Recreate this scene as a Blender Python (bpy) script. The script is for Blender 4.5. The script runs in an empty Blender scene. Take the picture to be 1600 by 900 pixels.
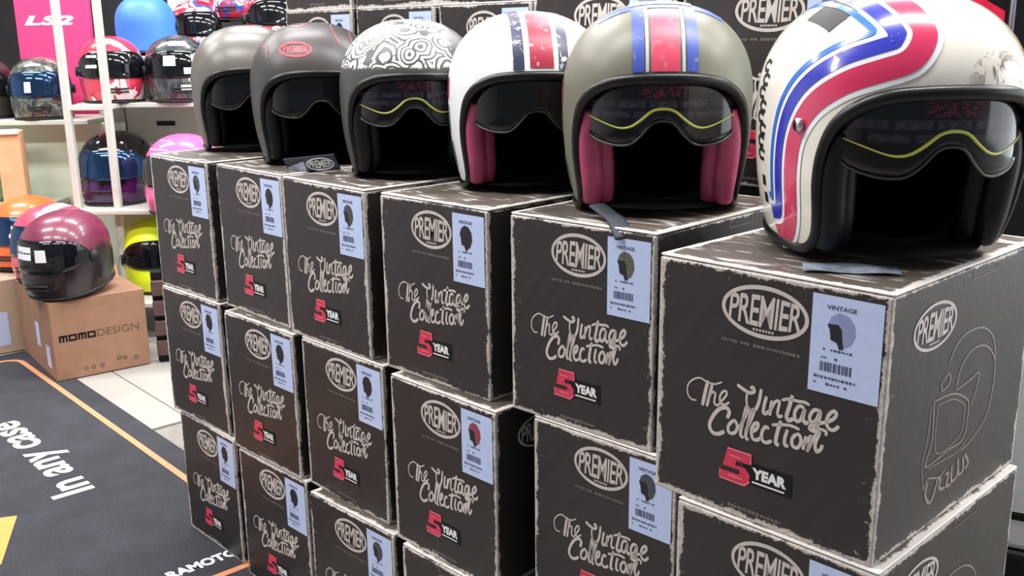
import bpy, bmesh, math, random
from mathutils import Vector, Matrix
random.seed(7)
SC = bpy.context.scene
COL = SC.collection
PI = math.pi

# ------------------------------------------------------------------ camera
CAM_Z, PITCH, ROLL, FPX = 1.14437, 0.24551, -0.01256, 1563.43
cam_data = bpy.data.cameras.new('camera')
cam_data.sensor_width = 36.0
cam_data.lens = FPX / 1600 * 36.0
cam_data.clip_start = 0.02
cam = bpy.data.objects.new('camera', cam_data)
COL.objects.link(cam)
_fw = Vector((0, math.cos(PITCH), -math.sin(PITCH)))
_up = Vector((0, math.sin(PITCH), math.cos(PITCH)))
_rt = Vector((1, 0, 0))
_R = _rt * math.cos(ROLL) + _up * math.sin(ROLL)
_U = _up * math.cos(ROLL) - _rt * math.sin(ROLL)
cam.matrix_world = Matrix(((_R.x, _U.x, -_fw.x, 0), (_R.y, _U.y, -_fw.y, 0), (_R.z, _U.z, -_fw.z, CAM_Z), (0, 0, 0, 1)))
SC.camera = cam

# ------------------------------------------------------------------ world, lights, exposure
SC.view_settings.view_transform = 'Standard'
SC.view_settings.look = 'None'
SC.view_settings.gamma = 1.0
SC.view_settings.use_curve_mapping = False
SC.view_settings.exposure = 0.38
world = bpy.data.worlds.new('ambient_fill'); SC.world = world
world.use_nodes = True
_bg = world.node_tree.nodes['Background']
_bg.inputs[0].default_value = (0.82, 0.91, 1.0, 1)      # even cool fill added from the open sides, no source seen
_bg.inputs[1].default_value = 0.17
CEIL = 2.95
LUMINAIRES = [(x, y) for x in (-2.6, -0.9, 0.8, 2.5) for y in (1.35, 2.9, 4.5)]
for lx, ly in LUMINAIRES:
    ld = bpy.data.lights.new('ceiling_lamp', 'AREA')
    ld.shape = 'RECTANGLE'; ld.size = 1.2; ld.size_y = 0.28
    ld.energy = 38; ld.color = (1.0, 0.985, 0.97)
    lo = bpy.data.objects.new('ceiling_lamp', ld); COL.objects.link(lo)
    lo.location = (lx, ly, CEIL - 0.075)
# light entering by the large side window (window_1)
wd = bpy.data.lights.new('window_daylight', 'AREA'); wd.shape = 'RECTANGLE'; wd.size = 4.2; wd.size_y = 2.1
wd.energy = 62; wd.color = (0.93, 0.97, 1.0)
wo = bpy.data.objects.new('window_daylight', wd); COL.objects.link(wo)
wo.location = (3.86, 1.6, 1.45); wo.rotation_euler = (PI / 2, 0, PI / 2)

# ------------------------------------------------------------------ helpers: materials
def new_mat(name):
    m = bpy.data.materials.new(name); m.use_nodes = True
    nt = m.node_tree
    return m, nt, nt.nodes['Principled BSDF']

def lin(r, g, b):
    f = lambda c: (c / 12.92) if c <= 0.04045 else ((c + 0.055) / 1.055) ** 2.4
    return (f(r / 255), f(g / 255), f(b / 255), 1)

class G:
    """tiny node-graph helper"""
    def __init__(s, nt): s.nt = nt
    def n(s, t, **k):
        nd = s.nt.nodes.new(t)
        for a, b in k.items(): setattr(nd, a, b)
        return nd
    def link(s, a, b): s.nt.links.new(a, b)
    def put(s, sock, v):
        if isinstance(v, bpy.types.NodeSocket): s.link(v, sock)
        else: sock.default_value = v
    def m(s, op, a, b=0.0, c=None, clamp=False):
        nd = s.n('ShaderNodeMath', operation=op, use_clamp=clamp)
        s.put(nd.inputs[0], a); s.put(nd.inputs[1], b)
        if c is not None: s.put(nd.inputs[2], c)
        return nd.outputs[0]
    def mix(s, f, a, b):
        nd = s.n('ShaderNodeMix', data_type='RGBA')
        s.put(nd.inputs[0], f); s.put(nd.inputs[6], a); s.put(nd.inputs[7], b)
        return nd.outputs[2]
    def obj(s):
        return s.n('ShaderNodeTexCoord').outputs['Object']
    def xyz(s, v):
        nd = s.n('ShaderNodeSeparateXYZ'); s.link(v, nd.inputs[0]); return nd.outputs
    def noise(s, v, scale, detail=3, rough=0.55, dist=0.0):
        nd = s.n('ShaderNodeTexNoise'); s.link(v, nd.inputs['Vector'])
        nd.inputs['Scale'].default_value = scale; nd.inputs['Detail'].default_value = detail
        nd.inputs['Roughness'].default_value = rough; nd.inputs['Distortion'].default_value = dist
        return nd.outputs[0]
    def ramp(s, f, a, b):
        nd = s.n('ShaderNodeMapRange'); nd.clamp = True
        s.put(nd.inputs[0], f); nd.inputs[1].default_value = a; nd.inputs[2].default_value = b
        return nd.outputs[0]
    def vmap(s, v, loc=(0, 0, 0), rot=(0, 0, 0), sc=(1, 1, 1)):
        nd = s.n('ShaderNodeMapping'); s.link(v, nd.inputs[0])
        nd.inputs[1].default_value = loc; nd.inputs[2].default_value = rot; nd.inputs[3].default_value = sc
        return nd.outputs[0]
    def bump(s, h, strength, dist, bsdf):
        nd = s.n('ShaderNodeBump'); s.link(h, nd.inputs['Height'])
        nd.inputs['Strength'].default_value = strength; nd.inputs['Distance'].default_value = dist
        s.link(nd.outputs[0], bsdf.inputs['Normal'])

def mat(name, col, rough=0.5, metal=0.0, coat=0.0, var=0.12, vscale=25.0, bump=0.0, bscale=300.0, spec=0.5, alpha=1.0):
    m, nt, b = new_mat(name); g = G(nt); o = g.obj()
    c = col if len(col) == 4 else (*col, 1)
    nz = g.noise(o, vscale)
    dark = tuple(v * (1 - var) for v in c[:3]) + (1,)
    light = tuple(min(1, v * (1 + var)) for v in c[:3]) + (1,)
    g.link(g.mix(g.ramp(nz, 0.3, 0.7), dark, light), b.inputs['Base Color'])
    b.inputs['Roughness'].default_value = rough; b.inputs['Metallic'].default_value = metal
    b.inputs['Coat Weight'].default_value = coat; b.inputs['Coat Roughness'].default_value = 0.05
    b.inputs['Specular IOR Level'].default_value = spec
    b.inputs['Alpha'].default_value = alpha
    if bump: g.bump(g.noise(o, bscale, 2), bump, 0.002, b)
    return m

def carton_mat(name, w, d, h, warm=0.0):
    """dark printed carton with ragged cream wear along every edge"""
    m, nt, b = new_mat(name); g = G(nt)
    o = g.obj(); info = g.n('ShaderNodeObjectInfo')
    add = g.n('ShaderNodeVectorMath', operation='ADD'); g.link(o, add.inputs[0])
    sc = g.n('ShaderNodeVectorMath', operation='SCALE'); sc.inputs[0].default_value = (7.3, 3.1, 5.7)
    g.link(info.outputs['Random'], sc.inputs['Scale']); g.link(sc.outputs[0], add.inputs[1])
    ov = add.outputs[0]
    x, y, z = g.xyz(o)
    dx = g.m('SUBTRACT', w / 2, g.m('ABSOLUTE', x)); dy = g.m('SUBTRACT', d / 2, g.m('ABSOLUTE', y))
    dz = g.m('SUBTRACT', h / 2, g.m('ABSOLUTE', g.m('SUBTRACT', z, h / 2)))
    med = g.m('MAXIMUM', g.m('MINIMUM', dx, dy), g.m('MINIMUM', g.m('MAXIMUM', dx, dy), dz))
    n1 = g.noise(ov, 34, 5, 0.75); n2 = g.noise(ov, 170, 4, 0.75); n3 = g.noise(ov, 7, 2, 0.5)
    rag = g.m('ADD', g.m('ADD', g.m('MULTIPLY', g.m('SUBTRACT', n1, 0.5), 0.020), g.m('MULTIPLY', g.m('SUBTRACT', n3, 0.5), 0.014)), g.m('MULTIPLY', g.m('SUBTRACT', n2, 0.5), 0.011))
    edge = g.ramp(g.m('ADD', med, rag), 0.0068, 0.0052)
    # scattered rubbed flecks in a wider zone
    fleck = g.m('MULTIPLY', g.ramp(g.noise(ov, 120, 4, 0.8), 0.64, 0.67), g.ramp(med, 0.022, 0.005))
    # faint diagonal brush grain of the print
    gr = g.noise(g.vmap(g.vmap(ov, rot=(0.75, 0.75, 0.0)), sc=(3, 3, 34)), 2.0, 2, 0.5)
    base = g.mix(g.ramp(gr, 0.25, 0.85), lin(36, 33, 33), lin(52, 48, 47))
    tone = g.ramp(g.noise(ov, 2.2, 1), 0.3, 0.7)
    base2 = g.mix(g.m('MULTIPLY', tone, 0.5), base, lin(46, 39, 40))
    cream = g.mix(g.ramp(n2, 0.35, 0.65), lin(168, 158, 152), lin(220, 214, 210))
    f = g.m('MAXIMUM', edge, g.m('MULTIPLY', fleck, 0.8), clamp=True)
    g.link(g.mix(f, base2, cream), b.inputs['Base Color'])
    b.inputs['Roughness'].default_value = 0.42; b.inputs['Specular IOR Level'].default_value = 0.45
    g.bump(g.m('ADD', g.m('MULTIPLY', n1, 0.6), g.m('MULTIPLY', n2, 0.25)), 0.25, 0.003, b)
    return m

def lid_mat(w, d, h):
    """olive brown lid with light on the top painted into its tone and printed streaks, worn cream edges"""
    m, nt, b = new_mat('worn_lit_lid'); g = G(nt); o = g.obj(); info = g.n('ShaderNodeObjectInfo')
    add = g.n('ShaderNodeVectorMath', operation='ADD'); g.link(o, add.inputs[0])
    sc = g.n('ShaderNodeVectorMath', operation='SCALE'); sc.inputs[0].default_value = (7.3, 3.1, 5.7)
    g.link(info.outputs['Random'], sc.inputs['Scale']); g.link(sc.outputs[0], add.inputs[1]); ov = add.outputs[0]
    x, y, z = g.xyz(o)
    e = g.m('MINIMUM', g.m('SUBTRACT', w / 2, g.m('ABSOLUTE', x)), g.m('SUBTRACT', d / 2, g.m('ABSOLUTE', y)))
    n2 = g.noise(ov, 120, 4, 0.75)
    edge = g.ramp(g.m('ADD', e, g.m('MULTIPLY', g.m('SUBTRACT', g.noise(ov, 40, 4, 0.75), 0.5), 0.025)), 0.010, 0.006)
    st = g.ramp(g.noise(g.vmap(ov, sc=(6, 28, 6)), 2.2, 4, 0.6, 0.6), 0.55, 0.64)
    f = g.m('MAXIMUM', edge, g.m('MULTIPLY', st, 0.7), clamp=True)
    c = g.mix(g.ramp(g.noise(ov, 9, 3), 0.3, 0.7), lin(66, 58, 54), lin(104, 95, 86))  # lighter than the carton sides: light on the box top painted in
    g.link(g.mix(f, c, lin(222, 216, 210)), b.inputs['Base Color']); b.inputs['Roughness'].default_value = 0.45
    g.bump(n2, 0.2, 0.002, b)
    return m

# ------------------------------------------------------------------ helpers: meshes and objects
def mesh_of(name, verts, faces, smooth=False):
    me = bpy.data.meshes.new(name)
    me.from_pydata([tuple(v) for v in verts], [], faces)
    me.update()
    if smooth: me.polygons.foreach_set('use_smooth', [True] * len(me.polygons))
    return me

def obj(name, me, material=None, parent=None, loc=(0, 0, 0), rot=(0, 0, 0), scale=(1, 1, 1)):
    o = bpy.data.objects.new(name, me); COL.objects.link(o)
    if material is not None and not me.materials: me.materials.append(material)
    o.location = loc; o.rotation_euler = rot; o.scale = scale
    if parent: o.parent = parent
    return o

def tag(o, label=None, cat=None, group=None, kind=None):
    if label: o['label'] = label
    if cat: o['category'] = cat
    if group: o['group'] = group
    if kind: o['kind'] = kind
    return o

def thing(name, label, cat, loc=(0, 0, 0), rz=0.0, group=None, rot=None):
    o = bpy.data.objects.new(name, None); COL.objects.link(o)
    o.empty_display_size = 0.05
    o.location = loc; o.rotation_euler = rot if rot else (0, 0, rz)
    return tag(o, label, cat, group)

class MB:
    def __init__(s): s.v = []; s.f = []
    def add(s, v, f):
        k = len(s.v); s.v += [Vector(p) for p in v]; s.f += [[i + k for i in q] for q in f]; return s
    def box(s, x0, x1, y0, y1, z0, z1):
        return s.add([(x0, y0, z0), (x1, y0, z0), (x1, y1, z0), (x0, y1, z0), (x0, y0, z1), (x1, y0, z1), (x1, y1, z1), (x0, y1, z1)],
                     [(0, 3, 2, 1), (4, 5, 6, 7), (0, 1, 5, 4), (1, 2, 6, 5), (2, 3, 7, 6), (3, 0, 4, 7)])
    def mesh(s, name, smooth=False): return mesh_of(name, s.v, s.f, smooth)

def bevel_box(name, x0, x1, y0, y1, z0, z1, r=0.003, seg=2):
    me = MB().box(x0, x1, y0, y1, z0, z1).mesh(name)
    bm = bmesh.new(); bm.from_mesh(me)
    bmesh.ops.bevel(bm, geom=list(bm.edges), offset=r, segments=seg, profile=0.5, affect='EDGES')
    bm.to_mesh(me); bm.free()
    return me

def catmull(pts, per=6, closed=False):
    P = [Vector(p) for p in pts]; n = len(P); out = []
    if n == 2 and not closed: return P
    rng = range(n) if closed else range(n - 1)
    for i in rng:
        if closed: p0, p1, p2, p3 = P[(i - 1) % n], P[i], P[(i + 1) % n], P[(i + 2) % n]
        else: p0, p1, p2, p3 = P[max(i - 1, 0)], P[i], P[i + 1], P[min(i + 2, n - 1)]
        for k in range(per):
            t = k / per
            out.append(0.5 * ((2 * p1) + (p2 - p0) * t + (2 * p0 - 5 * p1 + 4 * p2 - p3) * t * t + (3 * p1 - p0 - 3 * p2 + p3) * t ** 3))
    if not closed: out.append(P[-1].copy())
    return out

def tube(path, rad, closed=False, sides=8, flat=1.0, caps=True, side_dir=None):
    """tube verts/faces; rad a number or list; flat squashes across"""
    n = len(path); P = [Vector(p) for p in path]
    R = [rad] * n if isinstance(rad, (int, float)) else rad
    V = []; F = []
    prev = None
    for i in range(n):
        if closed: t = P[(i + 1) % n] - P[i - 1]
        else: t = P[min(i + 1, n - 1)] - P[max(i - 1, 0)]
        t.normalize()
        if side_dir is not None:
            a = Vector(side_dir[i] if isinstance(side_dir, list) else side_dir)
        else:
            a = prev if prev is not None else (Vector((0, 0, 1)) if abs(t.z) < 0.9 else Vector((1, 0, 0)))
        u = (a - t * a.dot(t))
        if u.length < 1e-6: u = t.orthogonal()
        u.normalize(); prev = u; w = t.cross(u)
        for k in range(sides):
            q = 2 * PI * k / sides
            V.append(P[i] + u * (math.cos(q) * R[i]) + w * (math.sin(q) * R[i] * flat))
    m = n if closed else n - 1
    for i in range(m):
        j = (i + 1) % n
        for k in range(sides):
            F.append([i * sides + k, i * sides + (k + 1) % sides, j * sides + (k + 1) % sides, j * sides + k])
    if caps and not closed:
        F.append(list(range(sides))[::-1]); F.append([(n - 1) * sides + k for k in range(sides)])
    return V, F

def ribbon2d(pts, w, per=6, taper=True):
    """flat pen stroke in the (u, v) plane"""
    P = catmull([(x, y, 0) for x, y in pts], per)
    n = len(P); V = []; F = []
    for i in range(n):
        t = P[min(i + 1, n - 1)] - P[max(i - 1, 0)]
        if t.length < 1e-9: t = Vector((1, 0, 0))
        t.normalize(); s = Vector((-t.y, t.x, 0))
        k = w * (0.8 + 0.2 * min(1, min(i, n - 1 - i) / 2.0)) if taper else w
        V += [P[i] + s * k, P[i] - s * k]
        if i: F.append([2 * i - 2, 2 * i - 1, 2 * i + 1, 2 * i])
    return V, F

def ring2d(cx, cy, rx, ry, w, n=40):
    V = []; F = []
    for i in range(n):
        q = 2 * PI * i / n
        V += [Vector((cx + (rx + w) * math.cos(q), cy + (ry + w) * math.sin(q), 0)), Vector((cx + (rx - w) * math.cos(q), cy + (ry - w) * math.sin(q), 0))]
        j = (i + 1) % n
        F.append([2 * i, 2 * i + 1, 2 * j + 1, 2 * j])
    return V, F

_tc = {}
def text2d(body, size=1.0, bold=0.0, shear=0.0, space=1.0):
    """built-in font text as flat verts/faces, centred, returned with its width and height"""
    key = (body, size, bold, shear, space)
    if key not in _tc:
        cu = bpy.data.curves.new('lettering', 'FONT'); cu.body = body; cu.size = size
        cu.offset = bold; cu.shear = shear; cu.space_character = space; cu.resolution_u = 3
        ob = bpy.data.objects.new('lettering', cu); COL.objects.link(ob)
        dg = bpy.context.evaluated_depsgraph_get()
        me = bpy.data.meshes.new_from_object(ob.evaluated_get(dg))
        V = [v.co.copy() for v in me.vertices]; F = [list(p.vertices) for p in me.polygons]
        bpy.data.objects.remove(ob); bpy.data.curves.remove(cu); bpy.data.meshes.remove(me)
        x0 = min(v.x for v in V); x1 = max(v.x for v in V); y0 = min(v.y for v in V); y1 = max(v.y for v in V)
        for v in V: v.x -= (x0 + x1) / 2; v.y -= (y0 + y1) / 2
        _tc[key] = (V, F, x1 - x0, y1 - y0)
    V, F, w, h = _tc[key]
    return [v.copy() for v in V], F, w, h

def fit_text(body, cx, cy, w, h, bold=0.0, shear=0.0, space=1.0):
    V, F, tw, th = text2d(body, 1.0, bold, shear, space)
    return [Vector((cx + v.x * w / tw, cy + v.y * h / th, 0)) for v in V], F

def logo2d(cx, cy, w, h):
    """oval ring with PREMIER swelling to fill it"""
    mb = MB(); mb.add(*ring2d(cx, cy, w * 0.485, h * 0.475, w * 0.022))
    V, F = fit_text('PREMIER', 0, 0, 1.0, 1.0, bold=0.014, shear=0.12, space=0.92)
    for v in V:
        e = math.sqrt(max(0.0, 1 - (v.x * 1.55) ** 2))
        v.y = v.y * (0.40 + 0.60 * e) + 0.02
    mb.add([Vector((cx + v.x * w * 0.84, cy + v.y * h * 0.62, 0)) for v in V], F)
    for k in range(7):
        x = cx + (k - 3) * w * 0.036
        mb.add(*quad2d(x - w * 0.012, x + w * 0.012, cy - h * 0.385, cy - h * 0.34))
    return mb.v, mb.f

def front_mesh(name, VF_list, y=0.0):
    """(u, v) art on the front face: u -> x, v -> z"""
    mb = MB()
    for V, F in VF_list: mb.add([(v.x, y, v.y) for v in V], F)
    return mb.mesh(name)

def side_mesh(name, VF_list, x=0.0):
    mb = MB()
    for V, F in VF_list: mb.add([(x, v.x, v.y) for v in V], F)
    return mb.mesh(name)

def quad2d(x0, x1, y0, y1):
    return [Vector((x0, y0, 0)), Vector((x1, y0, 0)), Vector((x1, y1, 0)), Vector((x0, y1, 0))], [[0, 1, 2, 3]]

def poly2d(pts):
    return [Vector((x, y, 0)) for x, y in pts], [list(range(len(pts)))]

# ------------------------------------------------------------------ common materials
M_print = mat('cream_print', lin(205, 196, 192), 0.55, var=0.08)
M_print_dim = mat('worn_cream_print', lin(120, 110, 106), 0.6, var=0.15, vscale=90)
M_print_mid = mat('faded_cream_print', lin(146, 134, 128), 0.6, var=0.2, vscale=60)
M_red = mat('red_print', lin(214, 50, 84), 0.45, var=0.1)
M_pink = mat('pink_print', lin(235, 120, 140), 0.45)
M_black = mat('black_ink', lin(10, 10, 11), 0.55, spec=0.3)
M_white = mat('white_ink', lin(236, 236, 238), 0.45, var=0.03)
M_label = mat('pale_blue_label', lin(194, 210, 248), 0.35, var=0.04, coat=0.2)
M_ink = mat('label_ink', lin(70, 78, 112), 0.5, var=0.2)
M_ink_dark = mat('label_dark_ink', lin(24, 24, 36), 0.5)
M_ink_pale = mat('label_pale_ink', lin(140, 152, 196), 0.5)
M_rubber = mat('black_rubber', lin(36, 38, 40), 0.55, var=0.15, spec=0.35)
M_dark = mat('black_fabric', lin(7, 7, 9), 0.9, bump=0.3, spec=0.15)
M_blackgloss = mat('black_edging', lin(12, 12, 15), 0.35, spec=0.4)

# ------------------------------------------------------------------ setting
TA = math.atan2(-0.744, 0.668)          # direction of the tile and mat grid
tile_m = mat('cream_tile', lin(168, 166, 160), 0.25, var=0.05, vscale=6)
grout = mat('grout', lin(128, 124, 118), 0.8)
fl = obj('floor', MB().box(-5, 4, -3.2, 7.2, -0.2, -0.012).mesh('floor'), grout); tag(fl, kind='structure')
tme = bevel_box('tile', -0.163, 0.163, -0.163, 0.163, -0.012, -0.003, 0.0015, 1)
tme.materials.append(tile_m)
ca, sa = math.cos(TA), math.sin(TA)
for i in range(-16, 10):
    for j in range(-12, 15):
        u = i * 0.33 + 0.05; v = j * 0.33 + 0.11
        x = -0.9 + u * ca - v * sa; y = 2.9 + u * sa + v * ca
        if -3.9 < x < 0.2 and 2.3 < y < 6.6 and x < -0.15 * y + 0.1 and y > 2.9 + 0.5 * (x + 1.0):
            obj('tile', tme, None, fl, (x, y, 0), (0, 0, TA))
wall_m = mat('charcoal_wall', lin(40, 38, 42), 0.7, var=0.3, vscale=3)
paint = mat('white_paint', lin(214, 214, 216), 0.7, var=0.03)
tag(obj('wall_back', MB().box(-5, 4, 7.0, 7.2, -0.2, CEIL).mesh('wall_back'), wall_m), kind='structure')
tag(obj('wall_left', MB().box(-5.2, -5, -3.2, 7.2, -0.2, CEIL).mesh('wall_left'), paint), kind='structure')
rw = tag(obj('wall_right', MB().box(3.9, 4.1, -3.2, -0.6, -0.2, CEIL).box(3.9, 4.1, 3.8, 7.2, -0.2, CEIL).box(3.9, 4.1, -0.6, 3.8, -0.2, 0.35).box(3.9, 4.1, -0.6, 3.8, 2.55, CEIL).mesh('wall_right'), paint), kind='structure')
wf = MB()
for y_ in (-0.6, 0.85, 2.3, 3.75): wf.box(3.93, 3.98, y_, y_ + 0.05, 0.35, 2.55)
tag(obj('window_1', wf.mesh('window_1'), paint), kind='structure')
tag(obj('ceiling', MB().box(-5.2, 4, -3.2, 7.2, CEIL, CEIL + 0.1).mesh('ceiling'), paint), kind='structure')

# floor mat with orange border line and lettering
m_mat, nt, b = new_mat('mat_pile'); g = G(nt); o_ = g.obj()
n_ = g.noise(o_, 260, 2, 0.8); n2_ = g.noise(o_, 9, 3)
g.link(g.mix(g.ramp(g.m('ADD', n_, g.m('MULTIPLY', n2_, 0.35)), 0.45, 0.95), lin(22, 23, 28), lin(66, 67, 76)), b.inputs['Base Color'])
b.inputs['Roughness'].default_value = 0.9; g.bump(n_, 0.6, 0.004, b)
m_orange = mat('orange_print', lin(214, 138, 98), 0.75, var=0.1, vscale=60)
m_orange2 = mat('amber_print', lin(232, 150, 76), 0.75, var=0.06, vscale=60)
m_matwhite = mat('mat_white_print', lin(226, 226, 228), 0.8, var=0.05, vscale=120)
fm = thing('floor_mat', 'black rubber floor mat with orange border line and white lettering', 'floor mat', (-0.53, 2.10, 0), TA)
# local axes: +x runs along the long border towards the boxes, +y away across the border
obj('mat_body', bevel_box('mat_body', -2.07, 0.08, -1.5, 0.08, -0.003, 0.0, 0.0008, 1), m_mat, fm)
def rrect(x0, x1, y0, y1, r, w, z):
    P = []
    for cx, cy, q0 in ((x1 - r, y1 - r, 0), (x0 + r, y1 - r, 90), (x0 + r, y0 + r, 180), (x1 - r, y0 + r, 270)):
        for k in range(7):
            q = math.radians(q0 + 15 * k); P.append((cx, cy, math.cos(q), math.sin(q)))
    V = []; F = []; n = len(P)
    for cx, cy, c, s in P: V += [(cx + (r + w) * c, cy + (r + w) * s, z), (cx + (r - w) * c, cy + (r - w) * s, z)]
    for i in range(n): j = (i + 1) % n; F.append([2 * i, 2 * i + 1, 2 * j + 1, 2 * j])
    return V, F
obj('border_line', MB().add(*rrect(-1.985, 0.0, -1.42, 0.0, 0.06, 0.0095, 0.0006)).mesh('border_line'), m_orange, fm)
def mat_local(x, y):
    dx, dy = x + 0.53, y - 2.10
    return dx * ca + dy * sa, -dx * sa + dy * ca
V, F = fit_text('In any case', 0, 0, 0.67, 0.14, bold=0.022)
x0, y0 = mat_local(-1.362, 2.672)
obj('lettering', MB().add([(x0 - v.x, y0 - v.y, 0.0006) for v in V], F).mesh('lettering'), m_matwhite, fm)
V, F = fit_text('RAMOTO', 0, 0, 0.165, 0.036, bold=0.045)
x0, y0 = mat_local(-0.706, 2.043)
obj('lettering', MB().add([(x0 - v.y, y0 + v.x, 0.0006) for v in V], F).mesh('lettering'), m_matwhite, fm)
V, F = quad2d(-0.025, 0.025, -0.008, 0.008)
x0, y0 = mat_local(-1.93, 3.49)
obj('lettering', MB().add([(x0 - v.y, y0 + v.x, 0.0006) for v in V], F).mesh('lettering'), m_matwhite, fm)
P = [mat_local(*q) for q in ((-1.243, 2.29), (-1.55, 2.20), (-1.45, 1.85), (-1.165, 2.05))]
obj('emblem', MB().add([(x, y, 0.0006) for x, y in P], [[0, 1, 2, 3]]).mesh('emblem'), m_orange2, fm)

# ------------------------------------------------------------------ vintage helmet boxes
SCRIPT=[
 (0.003,[(0.205,0.432),(0.181,0.43),(0.161,0.447),(0.16,0.484),(0.184,0.513),(0.219,0.528),(0.255,0.519),(0.29,0.519),(0.325,0.536)]),
 (0.007,[(0.258,0.526),(0.248,0.482),(0.235,0.418)]),
 (0.006,[(0.281,0.523),(0.27,0.475),(0.256,0.419)]),
 (0.004,[(0.262,0.447),(0.279,0.482),(0.295,0.482),(0.292,0.443),(0.309,0.437),(0.326,0.458),(0.348,0.488),(0.345,0.504),(0.329,0.496),(0.317,0.47),(0.325,0.448),(0.345,0.449),(0.363,0.463)]),
 (0.006,[(0.396,0.543),(0.425,0.531),(0.453,0.524),(0.474,0.533),(0.468,0.549),(0.457,0.541)]),
 (0.004,[(0.444,0.523),(0.441,0.496),(0.447,0.469),(0.464,0.452)]),
 (0.006,[(0.464,0.452),(0.484,0.465),(0.498,0.5),(0.505,0.551)]),
 (0.006,[(0.53,0.528),(0.522,0.495),(0.519,0.463),(0.53,0.46),(0.545,0.475)]),
 (0.006,[(0.555,0.518),(0.55,0.485),(0.547,0.457)]),
 (0.005,[(0.551,0.477),(0.566,0.513),(0.581,0.524),(0.587,0.516),(0.581,0.477),(0.589,0.462),(0.602,0.473)]),
 (0.007,[(0.64,0.56),(0.63,0.514),(0.62,0.474),(0.631,0.46),(0.649,0.472)]),
 (0.005,[(0.596,0.53),(0.626,0.542),(0.662,0.543),(0.692,0.546),(0.713,0.54)]),
 (0.006,[(0.692,0.525),(0.669,0.525),(0.653,0.494),(0.661,0.467),(0.68,0.476),(0.695,0.522),(0.69,0.485),(0.7,0.467),(0.712,0.477)]),
 (0.006,[(0.756,0.529),(0.733,0.527),(0.717,0.499),(0.724,0.478),(0.743,0.49),(0.758,0.53),(0.754,0.489),(0.743,0.452),(0.726,0.448),(0.719,0.459),(0.739,0.474),(0.783,0.494)]),
 (0.006,[(0.783,0.494),(0.81,0.512),(0.822,0.533),(0.812,0.543),(0.793,0.525),(0.785,0.496),(0.795,0.474),(0.816,0.473),(0.835,0.493)]),
 (0.007,[(0.356,0.396),(0.365,0.423),(0.349,0.437),(0.317,0.423),(0.287,0.384),(0.273,0.344),(0.289,0.319),(0.317,0.32),(0.346,0.338)]),
 (0.006,[(0.385,0.394),(0.364,0.367),(0.367,0.341),(0.392,0.344),(0.406,0.372),(0.395,0.393),(0.385,0.394)]),
 (0.006,[(0.411,0.363),(0.435,0.414),(0.452,0.458),(0.442,0.461),(0.431,0.41),(0.421,0.351),(0.435,0.335)]),
 (0.006,[(0.443,0.366),(0.466,0.419),(0.478,0.457),(0.468,0.454),(0.455,0.402),(0.445,0.346),(0.459,0.334)]),
 (0.006,[(0.471,0.37),(0.493,0.389),(0.499,0.411),(0.484,0.408),(0.47,0.377),(0.478,0.346),(0.499,0.346),(0.515,0.361)]),
 (0.006,[(0.548,0.404),(0.531,0.407),(0.517,0.379),(0.521,0.351),(0.542,0.347),(0.562,0.361)]),
 (0.007,[(0.598,0.449),(0.586,0.405),(0.58,0.359),(0.595,0.352)]),
 (0.005,[(0.559,0.423),(0.597,0.434),(0.64,0.442),(0.678,0.437)]),
 (0.006,[(0.628,0.423),(0.618,0.386),(0.62,0.36),(0.635,0.361)]),
 (0.006,[(0.667,0.417),(0.65,0.394),(0.652,0.368),(0.673,0.364),(0.687,0.391),(0.68,0.414),(0.667,0.417)]),
 (0.006,[(0.707,0.419),(0.701,0.388),(0.697,0.364)]),
 (0.005,[(0.699,0.38),(0.716,0.412),(0.727,0.425),(0.725,0.407),(0.714,0.36)]),
 (0.006,[(0.714,0.36),(0.737,0.42),(0.761,0.45),(0.746,0.402),(0.753,0.373),(0.769,0.386),(0.775,0.405)]),
 (0.005,[(0.721,0.458),(0.751,0.462),(0.785,0.459),(0.785,0.443)]),
]
SIDE=[
 (0.003,[(0.386,0.634),(0.419,0.698),(0.491,0.732),(0.608,0.722),(0.7,0.656),(0.737,0.541),(0.739,0.417),(0.706,0.317),(0.608,0.254),(0.534,0.238)]),
 (0.003,[(0.452,0.52),(0.475,0.601),(0.546,0.65),(0.647,0.637),(0.726,0.565),(0.74,0.488)]),
 (0.003,[(0.453,0.515),(0.554,0.527),(0.615,0.536),(0.606,0.47),(0.579,0.41)]),
 (0.003,[(0.305,0.521),(0.437,0.508),(0.538,0.453),(0.562,0.406),(0.544,0.286),(0.437,0.278),(0.296,0.266),(0.297,0.311),(0.318,0.376),(0.305,0.521)]),
 (0.002,[(0.337,0.496),(0.44,0.485),(0.517,0.44),(0.532,0.406),(0.515,0.311),(0.353,0.299),(0.337,0.496)]),
 (0.002,[(0.305,0.253),(0.393,0.248),(0.516,0.244),(0.587,0.28)]),
 (0.002,[(0.291,0.507),(0.285,0.388),(0.265,0.286),(0.286,0.18)]),
 (0.003,[(0.344,0.579),(0.39,0.603),(0.404,0.565),(0.357,0.546),(0.344,0.579)]),
 (0.003,[(0.287,0.17),(0.312,0.21),(0.386,0.186),(0.432,0.201)]),
 (0.005,[(0.314,0.196),(0.306,0.145),(0.344,0.099),(0.369,0.138),(0.386,0.181)]),
 (0.005,[(0.372,0.173),(0.403,0.175),(0.401,0.135),(0.443,0.118)]),
 (0.005,[(0.435,0.176),(0.46,0.171),(0.451,0.125),(0.484,0.116)]),
 (0.005,[(0.481,0.196),(0.487,0.129),(0.523,0.133),(0.525,0.179)]),
 (0.005,[(0.521,0.209),(0.539,0.137),(0.568,0.144),(0.557,0.205)]),
 (0.005,[(0.571,0.209),(0.604,0.159),(0.581,0.14)]),
]
ART = {}
ART['logo'] = front_mesh('logo', [logo2d(0.5, 0.846, 0.375, 0.195)])
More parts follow.
